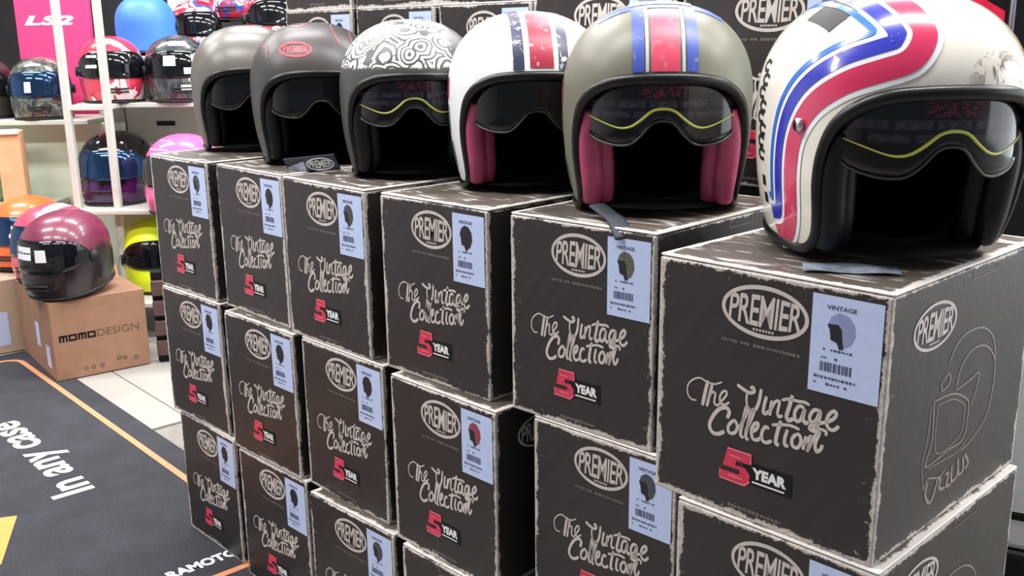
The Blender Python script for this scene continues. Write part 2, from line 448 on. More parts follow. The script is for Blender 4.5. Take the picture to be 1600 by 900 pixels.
ART['lettering'] = front_mesh('lettering', [ribbon2d(p, w * 1.18, 5) for w, p in SCRIPT])
def ticks(x0, x1, y, h, seed):
    r = random.Random(seed); out = []; x = x0
    while x < x1:
        w = r.uniform(0.006, 0.014); hh = h * r.uniform(0.5, 1.0)
        if r.random() > 0.16: out.append(quad2d(x, min(x + w, x1), y - hh / 2, y + hh / 2))
        x += w + r.uniform(0.003, 0.006)
    return out
sl = ticks(0.315, 0.665, 0.712, 0.014, 1)
ART['slogan'] = front_mesh('slogan', sl)
ART['foot_note'] = front_mesh('foot_note', ticks(0.36, 0.62, 0.042, 0.016, 2))
ART['badge'] = front_mesh('badge', [poly2d([(0.44, 0.155), (0.66, 0.155), (0.66, 0.245), (0.44, 0.245)])], -0.0002)
five = [poly2d([(0.365, 0.275), (0.475, 0.275), (0.475, 0.235), (0.41, 0.235), (0.405, 0.215), (0.45, 0.215), (0.472, 0.195), (0.472, 0.165), (0.45, 0.145), (0.335, 0.145), (0.335, 0.18), (0.42, 0.18), (0.43, 0.19), (0.42, 0.2), (0.345, 0.2), (0.365, 0.275)][:-1])]
ART['badge_number'] = front_mesh('badge_number', five, -0.0004)
ART['badge_number_edge'] = front_mesh('badge_number_edge', [ribbon2d(p, 0.004, 1) for p in ([(0.365, 0.277), (0.476, 0.277), (0.476, 0.237)], [(0.333, 0.18), (0.333, 0.145), (0.45, 0.143), (0.474, 0.165)], [(0.375, 0.25), (0.43, 0.25)], [(0.37, 0.165), (0.44, 0.165)])], -0.0006)
ART['badge_text'] = front_mesh('badge_text', [fit_text('YEAR', 0.56, 0.207, 0.155, 0.045, bold=0.06), quad2d(0.485, 0.63, 0.166, 0.173)], -0.0004)
LX0, LX1, LY0, LY1 = 0.70, 0.975, 0.60, 0.958
_lw, _lh = LX1 - LX0, LY1 - LY0
def lab(x, y): return LX0 + x * _lw, LY0 + y * _lh
ART['label'] = front_mesh('label', [quad2d(LX0, LX1, LY0, LY1)], -0.0003)
ART['label_heading'] = front_mesh('label_heading', [fit_text('VINTAGE', *lab(0.42, 0.885), _lw * 0.42, _lh * 0.045, bold=0.02)], -0.0006)
ART['small_print'] = front_mesh('small_print', [
    *ticks(LX0 + 0.19 * _lw, LX0 + 0.60 * _lw, LY0 + 0.455 * _lh, 0.010, 3), *ticks(LX0 + 0.17 * _lw, LX0 + 0.26 * _lw, LY0 + 0.37 * _lh, 0.010, 4),
    *ticks(LX0 + 0.36 * _lw, LX0 + 0.44 * _lw, LY0 + 0.37 * _lh, 0.010, 5), *ticks(LX0 + 0.08 * _lw, LX0 + 0.68 * _lw, LY0 + 0.165 * _lh, 0.011, 6),
    *ticks(LX0 + 0.08 * _lw, LX0 + 0.56 * _lw, LY0 + 0.10 * _lh, 0.011, 7)], -0.0006)
bars = []; xx = 0.16; random.seed(3)
while xx < 0.60:
    w_ = random.choice((0.012, 0.02, 0.03)); p_, q_ = lab(xx, 0.23), lab(xx + w_, 0.325)
    bars.append(quad2d(p_[0], q_[0], p_[1], q_[1])); xx += w_ + random.choice((0.012, 0.02))
ART['barcode'] = front_mesh('barcode', bars, -0.0006)
def disc2d(cx, cy, rx, ry, a0=0, a1=360, n=20):
    P = [(cx + rx * math.cos(math.radians(a0 + (a1 - a0) * k / n)), cy + ry * math.sin(math.radians(a0 + (a1 - a0) * k / n))) for k in range(n + (a1 - a0 < 360))]
    return poly2d(P)
hx, hy = lab(0.44, 0.66)
shell2d = poly2d([(hx + p * _lw, hy + q * _lh) for p, q in ((-0.20, 0.05), (-0.16, 0.13), (-0.05, 0.18), (0.08, 0.165), (0.17, 0.09), (0.19, -0.02), (0.13, -0.12), (0.03, -0.16), (0.0, -0.13), (-0.02, 0.02), (-0.06, 0.055))])
face2d = poly2d([(hx + p * _lw, hy + q * _lh) for p, q in ((-0.21, 0.055), (-0.05, 0.065), (0.0, 0.02), (0.02, -0.10), (0.04, -0.17), (-0.02, -0.185), (-0.06, -0.12), (-0.15, -0.10), (-0.17, 0.0))])
ART['helmet_picture'] = front_mesh('helmet_picture', [shell2d], -0.0006)
ART['helmet_picture_visor'] = front_mesh('helmet_picture_visor', [face2d], -0.0008)
ART['side_logo'] = side_mesh('side_logo', [logo2d(0.27, 0.82, 0.27, 0.175)], 0)
ART['side_drawing'] = side_mesh('side_drawing', [ribbon2d(p, w * 1.15, 5) for w, p in SIDE if w < 0.005], 0)
ART['side_lettering'] = side_mesh('side_lettering', [ribbon2d(p, w * 1.3, 5) for w, p in SIDE if w >= 0.005], 0)
ART['hand_slot'] = side_mesh('hand_slot', [ribbon2d([(0.5, 0.985), (0.5, 0.94)], 0.003, 1), ribbon2d([(0.5, 0.94), (0.67, 0.94)], 0.003, 1), ribbon2d([(0.67, 0.94), (0.67, 0.985)], 0.003, 1)], 0)
for k_, m_ in dict(logo=M_print, lettering=M_print, slogan=M_print_dim, foot_note=M_print_dim, badge=M_black, badge_number=M_red, badge_number_edge=M_pink, badge_text=M_white, label=M_label, label_heading=M_ink, small_print=M_ink, barcode=M_ink, helmet_picture_visor=M_ink_dark, side_logo=M_print, side_drawing=M_print_mid, side_lettering=M_print_mid, hand_slot=M_print_dim).items():
    ART[k_].materials.append(m_)
PIC = {}
for k_, m_ in dict(white=M_ink_pale, grey=mat('picture_grey', lin(70, 72, 84), 0.5), black=M_ink_dark, olive=mat('picture_olive', lin(92, 94, 84), 0.5), red=mat('picture_red', lin(150, 60, 80), 0.5)).items():
    me_ = ART['helmet_picture'].copy(); me_.materials.append(m_); PIC[k_] = me_
BODY = {}
def carton(w, d, h):
    k = (round(w, 4), round(d, 4), round(h, 4))
    if k not in BODY:
        m_ = carton_mat('worn_carton', w, d, h)
        bm_ = bevel_box('carton', -w / 2, w / 2, -d / 2, d / 2, 0, h - 0.004, 0.0022, 2); bm_.materials.append(m_)
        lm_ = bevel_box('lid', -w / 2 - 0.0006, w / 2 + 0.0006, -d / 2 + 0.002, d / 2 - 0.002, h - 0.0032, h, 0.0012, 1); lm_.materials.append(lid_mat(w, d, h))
        BODY[k] = (bm_, lm_)
    return BODY[k]
SLIP = mat('seam_board', lin(92, 78, 66), 0.8)  # plain brown board tone, not assigned to any part
def helmet_box(fx, fy, yaw, z, w, d, h, label, pic='grey', group='vintage helmet boxes', side=True):
    """fx, fy: front left corner on plan"""
    c_, s_ = math.cos(yaw), math.sin(yaw)
    x = fx + c_ * w / 2 - s_ * d / 2; y = fy + s_ * w / 2 + c_ * d / 2
    t = thing('helmet_box', label, 'box', (x, y, z), yaw, group)
    bm_, lm_ = carton(w, d, h)
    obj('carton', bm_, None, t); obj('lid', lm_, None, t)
    fr = dict(parent=t, loc=(-w / 2, -d / 2 - 0.0005, 0), scale=(w, 1, h))
    for k in ('logo', 'lettering', 'slogan', 'foot_note', 'badge'):
        o = obj(k, ART[k], **fr)
        if k == 'badge':
            for q in ('badge_number', 'badge_text'): obj(q, ART[q], parent=o)
            obj('badge_number_edge', ART['badge_number_edge'], parent=o)
    lb = obj('label', ART['label'], **fr)
    lb['label'] = 'pale blue product label with helmet picture and barcode'
    for q in ('label_heading', 'barcode', 'helmet_picture_visor'): obj(q, ART[q], parent=lb)
    obj('small_print', ART['small_print'], parent=lb)['kind'] = 'stuff'
    obj('helmet_picture', PIC[pic], parent=lb)
    if side:
        sd = dict(parent=t, loc=(w / 2 + 0.0005, -d / 2, 0), scale=(1, d, h))
        for k in ('side_logo', 'side_drawing', 'side_lettering', 'hand_slot'): obj(k, ART[k], **sd)
    return t
W0, D0, H0 = 0.2558, 0.35, 0.30
WA, DA, HA = 0.2864, 0.3816, 0.2964
ROW = [
 # name, (top), (middle), (bottom) as front-left corner and yaw
 ('cream helmet with the red and blue bands', (0.1751, 1.1513, -0.8097), (0.1983, 1.1173, -0.8066), (0.20, 1.11, -0.80), ('white', 'black', 'grey')),
 ('olive helmet with blue and red stripes', (-0.0013, 1.4264, -0.7613), (0.0299, 1.3937, -0.77), (0.02, 1.38, -0.78), ('olive', 'grey', 'black')),
 ('white helmet with a red stripe', (-0.2152, 1.6323, -0.7913), (-0.206, 1.5919, -0.80), (-0.195, 1.567, -0.785), ('black', 'red', 'black')),
 ('white paisley helmet', (-0.4237, 1.8456, -0.8032), (-0.4007, 1.8177, -0.81), (-0.3954, 1.7766, -0.78), ('grey', 'black', 'grey')),
 ('grey helmet with the red emblem', (-0.6048, 2.0539, -0.82), (-0.6007, 2.0103, -0.79), (-0.5905, 1.9999, -0.79), ('black', 'black', 'black')),
 ('plain matte grey helmet', (-0.8122, 2.2594, -0.79), (-0.8074, 2.2403, -0.78), (-0.7881, 2.2244, -0.81), ('grey', 'black', 'black'))]
for i, (nm, t0, t1, t2, pics) in enumerate(ROW):
    w, d, h = (WA, DA, HA) if i == 0 else (W0, D0, H0)
    w1, d1 = (W0, DA) if i == 0 else (W0, D0)
    helmet_box(*t0, 0.6, w, d, h, 'worn dark helmet box right under the %s' % nm, pics[0])
    helmet_box(*t1, 0.3, w1, d1, H0, 'second helmet box down under the %s' % nm, pics[1])
    helmet_box(*t2, 0.0, w1, d1, H0, 'lowest helmet box in the column under the %s' % nm, pics[2])
# the row behind, standing one storey higher on a plinth
BYAW = -0.75
def back_box(lx, ly, z, s, w, h, label, pic):
    c_, s_ = math.cos(BYAW), math.sin(BYAW)
    return helmet_box(lx - c_ * w * s / 2, ly - s_ * w * s / 2, BYAW, z, w * s, 0.30, h * s, label, pic, 'helmet boxes of the raised back row', False)
back_box(0.41, 1.63, 0.9, 1.12, WA, HA, 'large dark helmet box behind the gap between olive and cream helmets', 'black')
back_box(0.165, 1.86, 0.9, 1.12, WA, HA, 'large dark helmet box behind the olive helmet', 'black')
back_box(-0.05, 2.06, 0.9, 1.0, W0, 0.313, 'dark helmet box behind the white striped helmet', 'grey')
back_box(-0.25, 2.255, 0.9, 1.0, W0, 0.313, 'dark helmet box behind the paisley helmet', 'grey')
back_box(-0.45, 2.445, 0.9, 1.0, W0, 0.313, 'dark helmet box behind the helmet with red emblem', 'black')
back_box(-0.25, 2.262, 1.213, 1.0, W0, 0.30, 'uppermost dark helmet box above the one behind the paisley helmet', 'grey')
back_box(-0.45, 2.455, 1.213, 1.0, W0, 0.30, 'uppermost dark helmet box above the one behind the red emblem helmet', 'grey')
c_, s_ = math.cos(BYAW), math.sin(BYAW)
pl = thing('display_plinth', 'dark plinth carrying the raised back row of helmet boxes', 'plinth', (-0.02, 2.04, 0), BYAW)
plm = mat('dark_laminate', lin(48, 46, 48), 0.5)
obj('body', bevel_box('body', -0.75, 0.78, 0.02, 0.34, -0.003, 0.87, 0.004), plm, pl)
obj('top_board', bevel_box('top_board', -0.76, 0.79, 0.005, 0.35, 0.87, 0.9, 0.003), plm, pl)

# ------------------------------------------------------------------ helmets
class Shell:
    """superellipsoid helmet shell, front towards -Y, base at z = 0"""
    def __init__(s, a=0.135, bf=0.158, bb=0.172, ct=0.132, cb=0.25, zc=0.158, n=2.3, chin=0.0):
        s.a, s.bf, s.bb, s.ct, s.cb, s.zc, s.n, s.chin = a, bf, bb, ct, cb, zc, n, chin
    def bulge(s, az, z):
        if not s.chin: return 1.0
        return 1.0 + s.chin * math.exp(-((z - 0.045) / 0.055) ** 2) * max(0.0, math.cos(az)) ** 2
    def at(s, az, z, k=1.0):
        """az in degrees from the front towards +X, z height; k scales towards the axis"""
        q = math.radians(az); sx, cy = math.sin(q), math.cos(q)
        b = s.bf if cy >= 0 else s.bb
        c = s.ct if z >= s.zc else s.cb
        h = max(0.0, 1 - (abs(z - s.zc) / c) ** s.n)
        r = (h / (abs(sx / s.a) ** s.n + abs(cy / b) ** s.n)) ** (1 / s.n) * k * s.bulge(q, z)
        return Vector((sx * r, -cy * r, z))
    def ray(s, d, k=1.0):
        d = Vector(d).normalized()
        b = s.bf if d.y < 0 else s.bb
        c = s.ct if d.z >= 0 else s.cb
        t = (abs(d.x / s.a) ** s.n + abs(d.y / b) ** s.n + abs(d.z / c) ** s.n) ** (-1 / s.n)
        p = d * t * k
        q = math.atan2(p.x, -p.y); f = s.bulge(q, p.z + s.zc)
        return Vector((p.x * f, p.y * f, p.z + s.zc))
    def over(s, x, e, k=1.0):
        """point at lateral offset x and angle e (deg) in the fore-aft plane: 0 front, 90 crown, 180 back"""
        q = math.radians(e); cy, sz = math.cos(q), math.sin(q)
        b = s.bf if cy >= 0 else s.bb
        c = s.ct if sz >= 0 else s.cb
        t = (max(0.0, 1 - abs(x / s.a) ** s.n) / (abs(cy / b) ** s.n + abs(sz / c) ** s.n)) ** (1 / s.n)
        return Vector((x * k, -cy * t * k, s.zc + sz * t * k))
    def snap(s, p, k=1.0): return s.ray(Vector(p) - Vector((0, 0, s.zc)), k)
    def normal(s, p):
        d = Vector(p) - Vector((0, 0, s.zc)); b = s.bf if d.y < 0 else s.bb; c = s.ct if d.z >= 0 else s.cb
        f = lambda v, r: math.copysign(abs(v / r) ** (s.n - 1) / r, v)
        return Vector((f(d.x, s.a), f(d.y, b), f(d.z, c))).normalized()

def grid_faces(n, m, closed=True):
    F = []
    for j in range(m - 1):
        for i in range(n if closed else n - 1):
            k = (i + 1) % n
            F.append([j * n + i, j * n + k, (j + 1) * n + k, (j + 1) * n + i])
    return F

def loft_shell(sh, loop, pole, rows=18, k=1.0):
    """surface from the pole direction out to the boundary loop"""
    c = Vector((0, 0, sh.zc)); p = Vector(pole).normalized(); n = len(loop)
    V = []
    for j in range(1, rows + 1):
        t = j / rows
        for q in loop:
            d = (q - c).normalized(); w = math.acos(max(-1, min(1, p.dot(d))))
            v = (p * math.sin((1 - t) * w) + d * math.sin(t * w)) / math.sin(w)
            V.append(sh.ray(v, k))
    F = grid_faces(n, rows)
    V.append(sh.ray(p, k)); F += [[len(V) - 1, (i + 1) % n, i] for i in range(n)]
    return V, F

def stroke_on(sh, pts3, w, lift=0.0007, per=8, cross=4, offset=0.0):
    """painted band lying on the shell along a 3D path"""
    P = [sh.snap(p) for p in catmull(pts3, per)]; n = len(P); V = []
    for i in range(n):
        t = (P[min(i + 1, n - 1)] - P[max(i - 1, 0)]).normalized(); nm = sh.normal(P[i]); sd = nm.cross(t).normalized()
        for c in range(cross + 1):
            q = sh.snap(P[i] + sd * (offset + w * (c / cross - 0.5)))
            V.append(q + sh.normal(q) * lift)
    m = cross + 1
    return V, [[i * m + c, i * m + c + 1, (i + 1) * m + c + 1, (i + 1) * m + c] for i in range(n - 1) for c in range(cross)]

def crown_stripe(sh, x0, x1, e0, e1, lift=0.0008, n=24, m=4):
    V = []
    for i in range(n + 1):
        for c in range(m + 1):
            q = sh.over(x0 + (x1 - x0) * c / m, e0 + (e1 - e0) * i / n); V.append(q + sh.normal(q) * lift)
    k = m + 1
    return V, [[i * k + c, i * k + c + 1, (i + 1) * k + c + 1, (i + 1) * k + c] for i in range(n) for c in range(m)]

def patch(sh, azs, tops, bots, k, rows=10, thick=0.0):
    """visor-like patch between two edge curves given per azimuth"""
    n = len(azs); V = []
    for j in range(rows + 1):
        t = j / rows
        for a_, zt, zb in zip(azs, tops, bots): V.append(sh.at(a_, zt + (zb - zt) * t, k))
    F = grid_faces(n, rows + 1, False)
    if thick:
        m = len(V); V += [Vector((v.x * (1 - thick), v.y * (1 - thick), v.z)) for v in V]
        F += [[i + m for i in q][::-1] for q in F]
        R = rows
        for i in range(n - 1):
            F.append([i, i + m, i + 1 + m, i + 1]); F.append([R * n + i, R * n + i + 1, R * n + i + 1 + m, R * n + i + m])
        for j in range(R):
            F.append([j * n, (j + 1) * n, (j + 1) * n + m, j * n + m]); F.append([j * n + n - 1, j * n + n - 1 + m, (j + 1) * n + n - 1 + m, (j + 1) * n + n - 1])
    return V, F

def interp(tab, x):
    if len(tab) < 40:
        key = ('interp', tuple(tab))
        if key not in _tc:
            T = [(-tab[1][0], tab[1][1], 0)] + [(a, b, 0) for a, b in tab]
            _tc[key] = [(v.x, v.y) for v in catmull(T, 12)]
        tab = _tc[key]
    for (x0, y0), (x1, y1) in zip(tab, tab[1:]):
        if x <= x1:
            t = (x - x0) / (x1 - x0); return y0 + (y1 - y0) * t
    return tab[-1][1]

OPEN = [(0, .190), (14, .189), (26, .185), (37, .173), (45.5, .153), (50.5, .125), (52.5, .092), (52.5, .055), (54.5, .028), (62, .011), (80, .008), (105, .008), (130, .011), (155, .018), (180, .020)]
SH = Shell()
LOOP = catmull([SH.at(a, z) for a, z in OPEN] + [SH.at(-a, z) for a, z in OPEN[-2:0:-1]], 5, True)
POLE = (0, 0.72, 0.55)
ICE = dict()
def build_once(k, f):
    if k not in ICE: ICE[k] = f()
    return ICE[k]

def visor_mat(name, tint, alpha):
    m, nt, b = new_mat(name); g = G(nt); o = g.obj()
    g.link(g.mix(g.noise(o, 14, 2), tint, tuple(v * 1.6 for v in tint[:3]) + (1,)), b.inputs['Base Color'])
    b.inputs['Roughness'].default_value = 0.07; b.inputs['Coat Weight'].default_value = 0.0; b.inputs['Alpha'].default_value = alpha
    b.inputs['Coat Roughness'].default_value = 0.03
    return m
M_sun = visor_mat('smoked_visor', lin(12, 11, 16), 0.93)
def film_mat():
    """clear protective film printed with rows of small grey and violet blocks"""
    m, nt, b = new_mat('printed_film'); g = G(nt); o = g.obj(); x, y, z = g.xyz(o)
    cmb = g.n('ShaderNodeCombineXYZ'); g.link(x, cmb.inputs[0]); g.link(z, cmb.inputs[1])
    br = g.n('ShaderNodeTexBrick'); g.link(cmb.outputs[0], br.inputs['Vector'])
    br.inputs['Color1'].default_value = (1, 1, 1, 1); br.inputs['Color2'].default_value = (0.55, 0.55, 0.55, 1); br.inputs['Mortar'].default_value = (0, 0, 0, 1)
    br.inputs['Scale'].default_value = 22; br.inputs['Mortar Size'].default_value = 0.06; br.inputs['Brick Width'].default_value = 0.9; br.inputs['Row Height'].default_value = 0.33
    band = g.m('MULTIPLY', g.ramp(z, 0.138, 0.141), g.ramp(z, 0.164, 0.161))
    ln = g.ramp(g.noise(g.vmap(o, sc=(160, 1, 420)), 1.0, 1), 0.5, 0.56)
    tx = g.m('MULTIPLY', g.m('MULTIPLY', band, br.outputs['Color']), g.m('ADD', 0.35, g.m('MULTIPLY', ln, 0.5)))
    red = g.m('MULTIPLY', g.m('MULTIPLY', g.ramp(z, 0.164, 0.167), g.ramp(z, 0.186, 0.182)), g.m('MULTIPLY', g.ramp(g.m('ABSOLUTE', x), 0.032, 0.028), ln))
    c1 = g.mix(g.m('MULTIPLY', tx, 0.8), lin(14, 12, 20), lin(88, 80, 98))
    g.link(g.mix(g.m('MULTIPLY', red, 0.7), c1, lin(120, 36, 66)), b.inputs['Base Color'])
    b.inputs['Roughness'].default_value = 0.1; b.inputs['Alpha'].default_value = 0.9
    return m
M_film = film_mat()
M_lime = mat('lime_edge', lin(204, 208, 96), 0.4, var=0.1)
M_visor_edge = mat('visor_edge', lin(52, 54, 50), 0.15)
V_LOW = [(0, .136), (6, .132), (12, .116), (19, .104), (30, .104), (42, .112), (51, .126), (56, .140)]
V_LIME = [(0, .151), (6, .148), (12, .136), (18, .127), (25, .126), (36, .134), (48, .143), (53, .147)]
def open_visor_parts(t, lime=True, film=True):
    azs = [-53 + 106 * i / 56 for i in range(57)]
    lo = [interp(V_LOW, abs(a) * 56 / 53) for a in azs]
    top = [0.200 - 0.028 * (abs(a) / 56) ** 3 for a in azs]
    v = obj('visor', build_once('visor', lambda: MB().add(*patch(SH, azs, top, lo, 0.935, 10, 0.018)).mesh('visor', True)), M_sun, t)
    e = build_once('visor_edge', lambda: MB().add(*tube([SH.at(a, z - 0.001, 0.93) for a, z in zip(azs, lo)], 0.0018, sides=6)).mesh('visor_edge', True))
    obj('visor_edge', e, M_visor_edge, v)
    if film:
        az2 = [-50 + 100 * i / 52 for i in range(53)]
        l2 = [interp(V_LIME, abs(a) * 53 / 50) for a in az2]
        t2 = [0.186 - 0.024 * (abs(a) / 53) ** 3 for a in az2]
        f = obj('protective_film', build_once('film', lambda: MB().add(*patch(SH, az2, t2, l2, 0.940, 8)).mesh('protective_film', True)), M_film, v)
        if lime:
            P = [SH.at(-50, 0.163, 0.942)] + [SH.at(a, z, 0.942) for a, z in zip(az2, l2)] + [SH.at(50, 0.163, 0.942)]
            obj('lime_edge', build_once('lime', lambda: MB().add(*tube(P, [0.0009 + 0.0010 * math.exp(-((p.x) / 0.055) ** 4) for p in P], sides=6)).mesh('lime_edge', True)), M_lime, v)
    return v

def roll(az_k, rad):
    P = catmull([SH.at(a, z, k) for a, z, k in az_k], 5)
    n = len(P); R = [rad * (0.55 + 0.45 * math.sin(PI * (0.12 + 0.80 * i / (n - 1))) ** 0.6) for i in range(n)]
    return tube(P, R, sides=10)

def open_helmet(label, loc, rz, shell_m, pad_m, trim_m=None, lime=True, film=True, tilt=(0, 0), strap=True, s=1.0):
    t = thing('open_face_helmet', label, 'helmet', loc, group='helmets on top of the box row', rot=(tilt[0], tilt[1], rz)); t.scale = (s, s, s)
    obj('shell', build_once('shell', lambda: MB().add(*loft_shell(SH, LOOP, POLE, 22)).mesh('shell', True)).copy(), shell_m, t)
    def liner():
        mb = MB().add(*loft_shell(SH, LOOP, POLE, 14, 0.91))
        n = len(LOOP); inner = [SH.snap(p, 0.91) for p in LOOP]
        mb.add(list(LOOP) + inner, [[i, (i + 1) % n, n + (i + 1) % n, n + i] for i in range(n)])
        return mb.mesh('liner', True)
    obj('liner', build_once('liner', liner), M_dark, t)
    def trim():
        c = Vector((0, 0, SH.zc))
        R = [0.0062 + 0.0016 * max(0, min(1, (p.z - 0.13) / 0.04)) for p in LOOP]
        return MB().add(*tube([SH.snap(p, 0.992) for p in LOOP], R, closed=True, sides=8)).mesh('edge_trim', True)
    obj('edge_trim', build_once('trim', trim), trim_m or M_rubber, t)
    for s_ in (-1, 1):
        def pads():
            mb = MB()
            mb.add(*roll([(s_ * 43, .146, .86), (s_ * 47.5, .116, .87), (s_ * 49, .08, .87), (s_ * 49, .045, .88), (s_ * 52, .018, .9)], 0.0175))
            return mb.mesh('cheek_pad', True)
        p = obj('cheek_pad', build_once('pad%d' % s_, pads), None, t)
        p.data = p.data.copy() if p.data.materials else p.data
        p.data.materials.clear(); p.data.materials.append(pad_m)
        def pads2():
            return MB().add(*roll([(s_ * 44, .130, .70), (s_ * 48, .11, .71), (s_ * 49, .075, .71), (s_ * 49, .045, .72), (s_ * 51, .016, .74)], 0.0165)).mesh('pad_bolster', True)
        q = obj('pad_bolster', build_once('padb%d' % s_, pads2).copy(), pad_m, p)
        def back():
            return MB().add(*roll([(s_ * 66, .15, .80), (s_ * 70, .10, .80), (s_ * 72, .05, .82), (s_ * 74, .022, .84)], 0.017)).mesh('ear_pad', True)
        obj('ear_pad', build_once('ear%d' % s_, back), M_dark, t)
    def neck():
        return MB().add(*tube([SH.at(a, 0.035, 0.76) for a in range(80, 281, 10)], 0.021, sides=10)).mesh('neck_roll', True)
    obj('neck_roll', build_once('neck', neck), M_dark, t)
    def pad_floor():  # black disc added to keep the helmet interior dark, no padding there
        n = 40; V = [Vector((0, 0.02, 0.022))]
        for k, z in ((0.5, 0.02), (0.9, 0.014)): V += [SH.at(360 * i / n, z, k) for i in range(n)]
        return MB().add(V, [[0, 1 + i, 1 + (i + 1) % n] for i in range(n)] + [[1 + i, 1 + n + i, 1 + n + (i + 1) % n, 1 + (i + 1) % n] for i in range(n)]).mesh('inner_shade_disc', True)
    obj('inner_shade_disc', build_once('padfloor', pad_floor), M_dark, t)
    open_visor_parts(t, lime, film)
    if strap:
        P = catmull([SH.at(-70, .05, .80), Vector((-0.06, -0.05, 0.022)), Vector((0.0, -0.075, 0.015)), Vector((0.05, -0.06, 0.02)), SH.at(60, .05, .72)], 6)
        obj('chin_strap', build_once('strap', lambda: MB().add(*tube(P, 0.009, sides=8, flat=0.25, side_dir=Vector((0, 0.4, 1)))).mesh('chin_strap', True)), M_strap, t)
    return t

M_strap = mat('strap_webbing', lin(12, 12, 15), 0.8, spec=0.2)
def flat_on_front(sh, V, lift=0.0008):
    """wrap (x, z) art onto the front of the shell"""
    out = []
    for v in V:
        y = -sh.bf * max(0.0, 1 - abs(v.x / sh.a) ** sh.n - abs((v.y - sh.zc) / (sh.ct if v.y >= sh.zc else sh.cb)) ** sh.n) ** (1 / sh.n)
        p = Vector((v.x, y, v.y)); out.append(p + sh.normal(p) * lift)
    return out

# shell paints
M_matgrey = mat('matte_grey_paint', lin(98, 95, 90), 0.36, var=0.05)
M_graph = mat('matte_graphite_paint', lin(60, 57, 57), 0.40, var=0.06)
M_offwhite = mat('off_white_paint', lin(232, 233, 234), 0.3, var=0.02)
M_olive = mat('matte_olive_paint', lin(108, 108, 92), 0.42, var=0.04)
def worn_paint(name, col, under, rough=0.4, lo=0.60, hi=0.66, scale=90):
    m, nt, b = new_mat(name); g = G(nt); o = g.obj()
    f = g.ramp(g.noise(g.vmap(o, sc=(1, 1, 0.5)), scale, 4, 0.7), lo, hi)
    g.link(g.mix(f, col, under), b.inputs['Base Color']); b.inputs['Roughness'].default_value = rough
    return m
M_navy = worn_paint('worn_navy_stripe', lin(50, 54, 84), lin(226, 228, 232), lo=0.58, hi=0.64)
M_redw = worn_paint('worn_red_stripe', lin(170, 40, 66), lin(226, 190, 200), lo=0.60, hi=0.66)
M_blueo = worn_paint('worn_blue_stripe', lin(62, 82, 172), lin(140, 144, 150), lo=0.62, hi=0.70)
M_redo = worn_paint('worn_rose_stripe', lin(206, 70, 98), lin(220, 130, 140), lo=0.55, hi=0.75)
M_pale = mat('pale_grey_stripe', lin(186, 190, 190), 0.4)
M_burg = mat('burgundy_leather', lin(180, 70, 108), 0.40, var=0.12, vscale=40, bump=0.25, bscale=400)
M_blackpad = mat('black_leather_pad', lin(13, 13, 17), 0.45, bump=0.2, spec=0.35)
def paisley_paint():
    m, nt, b = new_mat('paisley_paint'); g = G(nt); o = g.obj(); x, y, z = g.xyz(o)
    wv = g.noise(o, 16, 2); 
    dv = g.n('ShaderNodeVectorMath', operation='MULTIPLY_ADD'); g.link(g.n('ShaderNodeTexNoise').outputs[1], dv.inputs[0])
    dv.inputs[1].default_value = (0.02, 0.02, 0.02); g.link(o, dv.inputs[2])
    vo = g.n('ShaderNodeTexVoronoi'); vo.inputs['Scale'].default_value = 25; g.link(dv.outputs[0], vo.inputs['Vector'])
    d = g.m('ADD', vo.outputs['Distance'], g.m('MULTIPLY', wv, 0.55))
    rings = g.ramp(g.m('SINE', g.m('MULTIPLY', d, 33.0)), -0.05, 0.30)
    dots = g.n('ShaderNodeTexVoronoi'); dots.inputs['Scale'].default_value = 80; g.link(o, dots.inputs['Vector'])
    dt = g.ramp(dots.outputs['Distance'], 0.20, 0.14)
    ink = g.m('MAXIMUM', g.m('MULTIPLY', rings, 0.95), g.m('MULTIPLY', dt, 0.8))
    white = g.mix(ink, lin(216, 220, 214), lin(48, 50, 54))
    reg = g.m('MULTIPLY', g.ramp(x, 0.072, 0.068), g.ramp(g.m('ADD', z, g.m('MULTIPLY', g.noise(o, 70, 3), 0.012)), 0.208, 0.213))
    g.link(g.mix(reg, lin(62, 64, 62), white), b.inputs['Base Color']); b.inputs['Roughness'].default_value = 0.4
    return m
def cream_paint():
    """cream lacquer with gold-leaf flourishes on one side"""
    m, nt, b = new_mat('cream_gold_lacquer'); g = G(nt); o = g.obj(); x, y, z = g.xyz(o)
    reg = g.m('MULTIPLY', g.ramp(x, 0.05, 0.105), g.ramp(z, 0.285, 0.235))
    gold = g.m('MULTIPLY', g.ramp(g.noise(o, 13, 3, 0.6, 2.2), 0.38, 0.52), reg, clamp=True)
    dark = g.m('MULTIPLY', g.ramp(g.noise(g.vmap(o, loc=(3, 1, 2)), 26, 3, 0.7, 2.5), 0.50, 0.57), g.m('MULTIPLY', g.ramp(x, 0.0, 0.03), g.ramp(z, 0.235, 0.215)), clamp=True)
    c = g.mix(gold, lin(236, 231, 220), lin(198, 158, 92))
    g.link(g.mix(g.m('MULTIPLY', dark, 0.85), c, lin(92, 62, 36)), b.inputs['Base Color'])
    b.inputs['Roughness'].default_value = 0.2; b.inputs['Coat Weight'].default_value = 0.8; b.inputs['Coat Roughness'].default_value = 0.04
    return m

BZ = 0.9
def face_cam(x, y, off): return math.atan2(x, y) * -1.0 + math.radians(off)
def put(x, y, off): return face_cam(x, y, off)

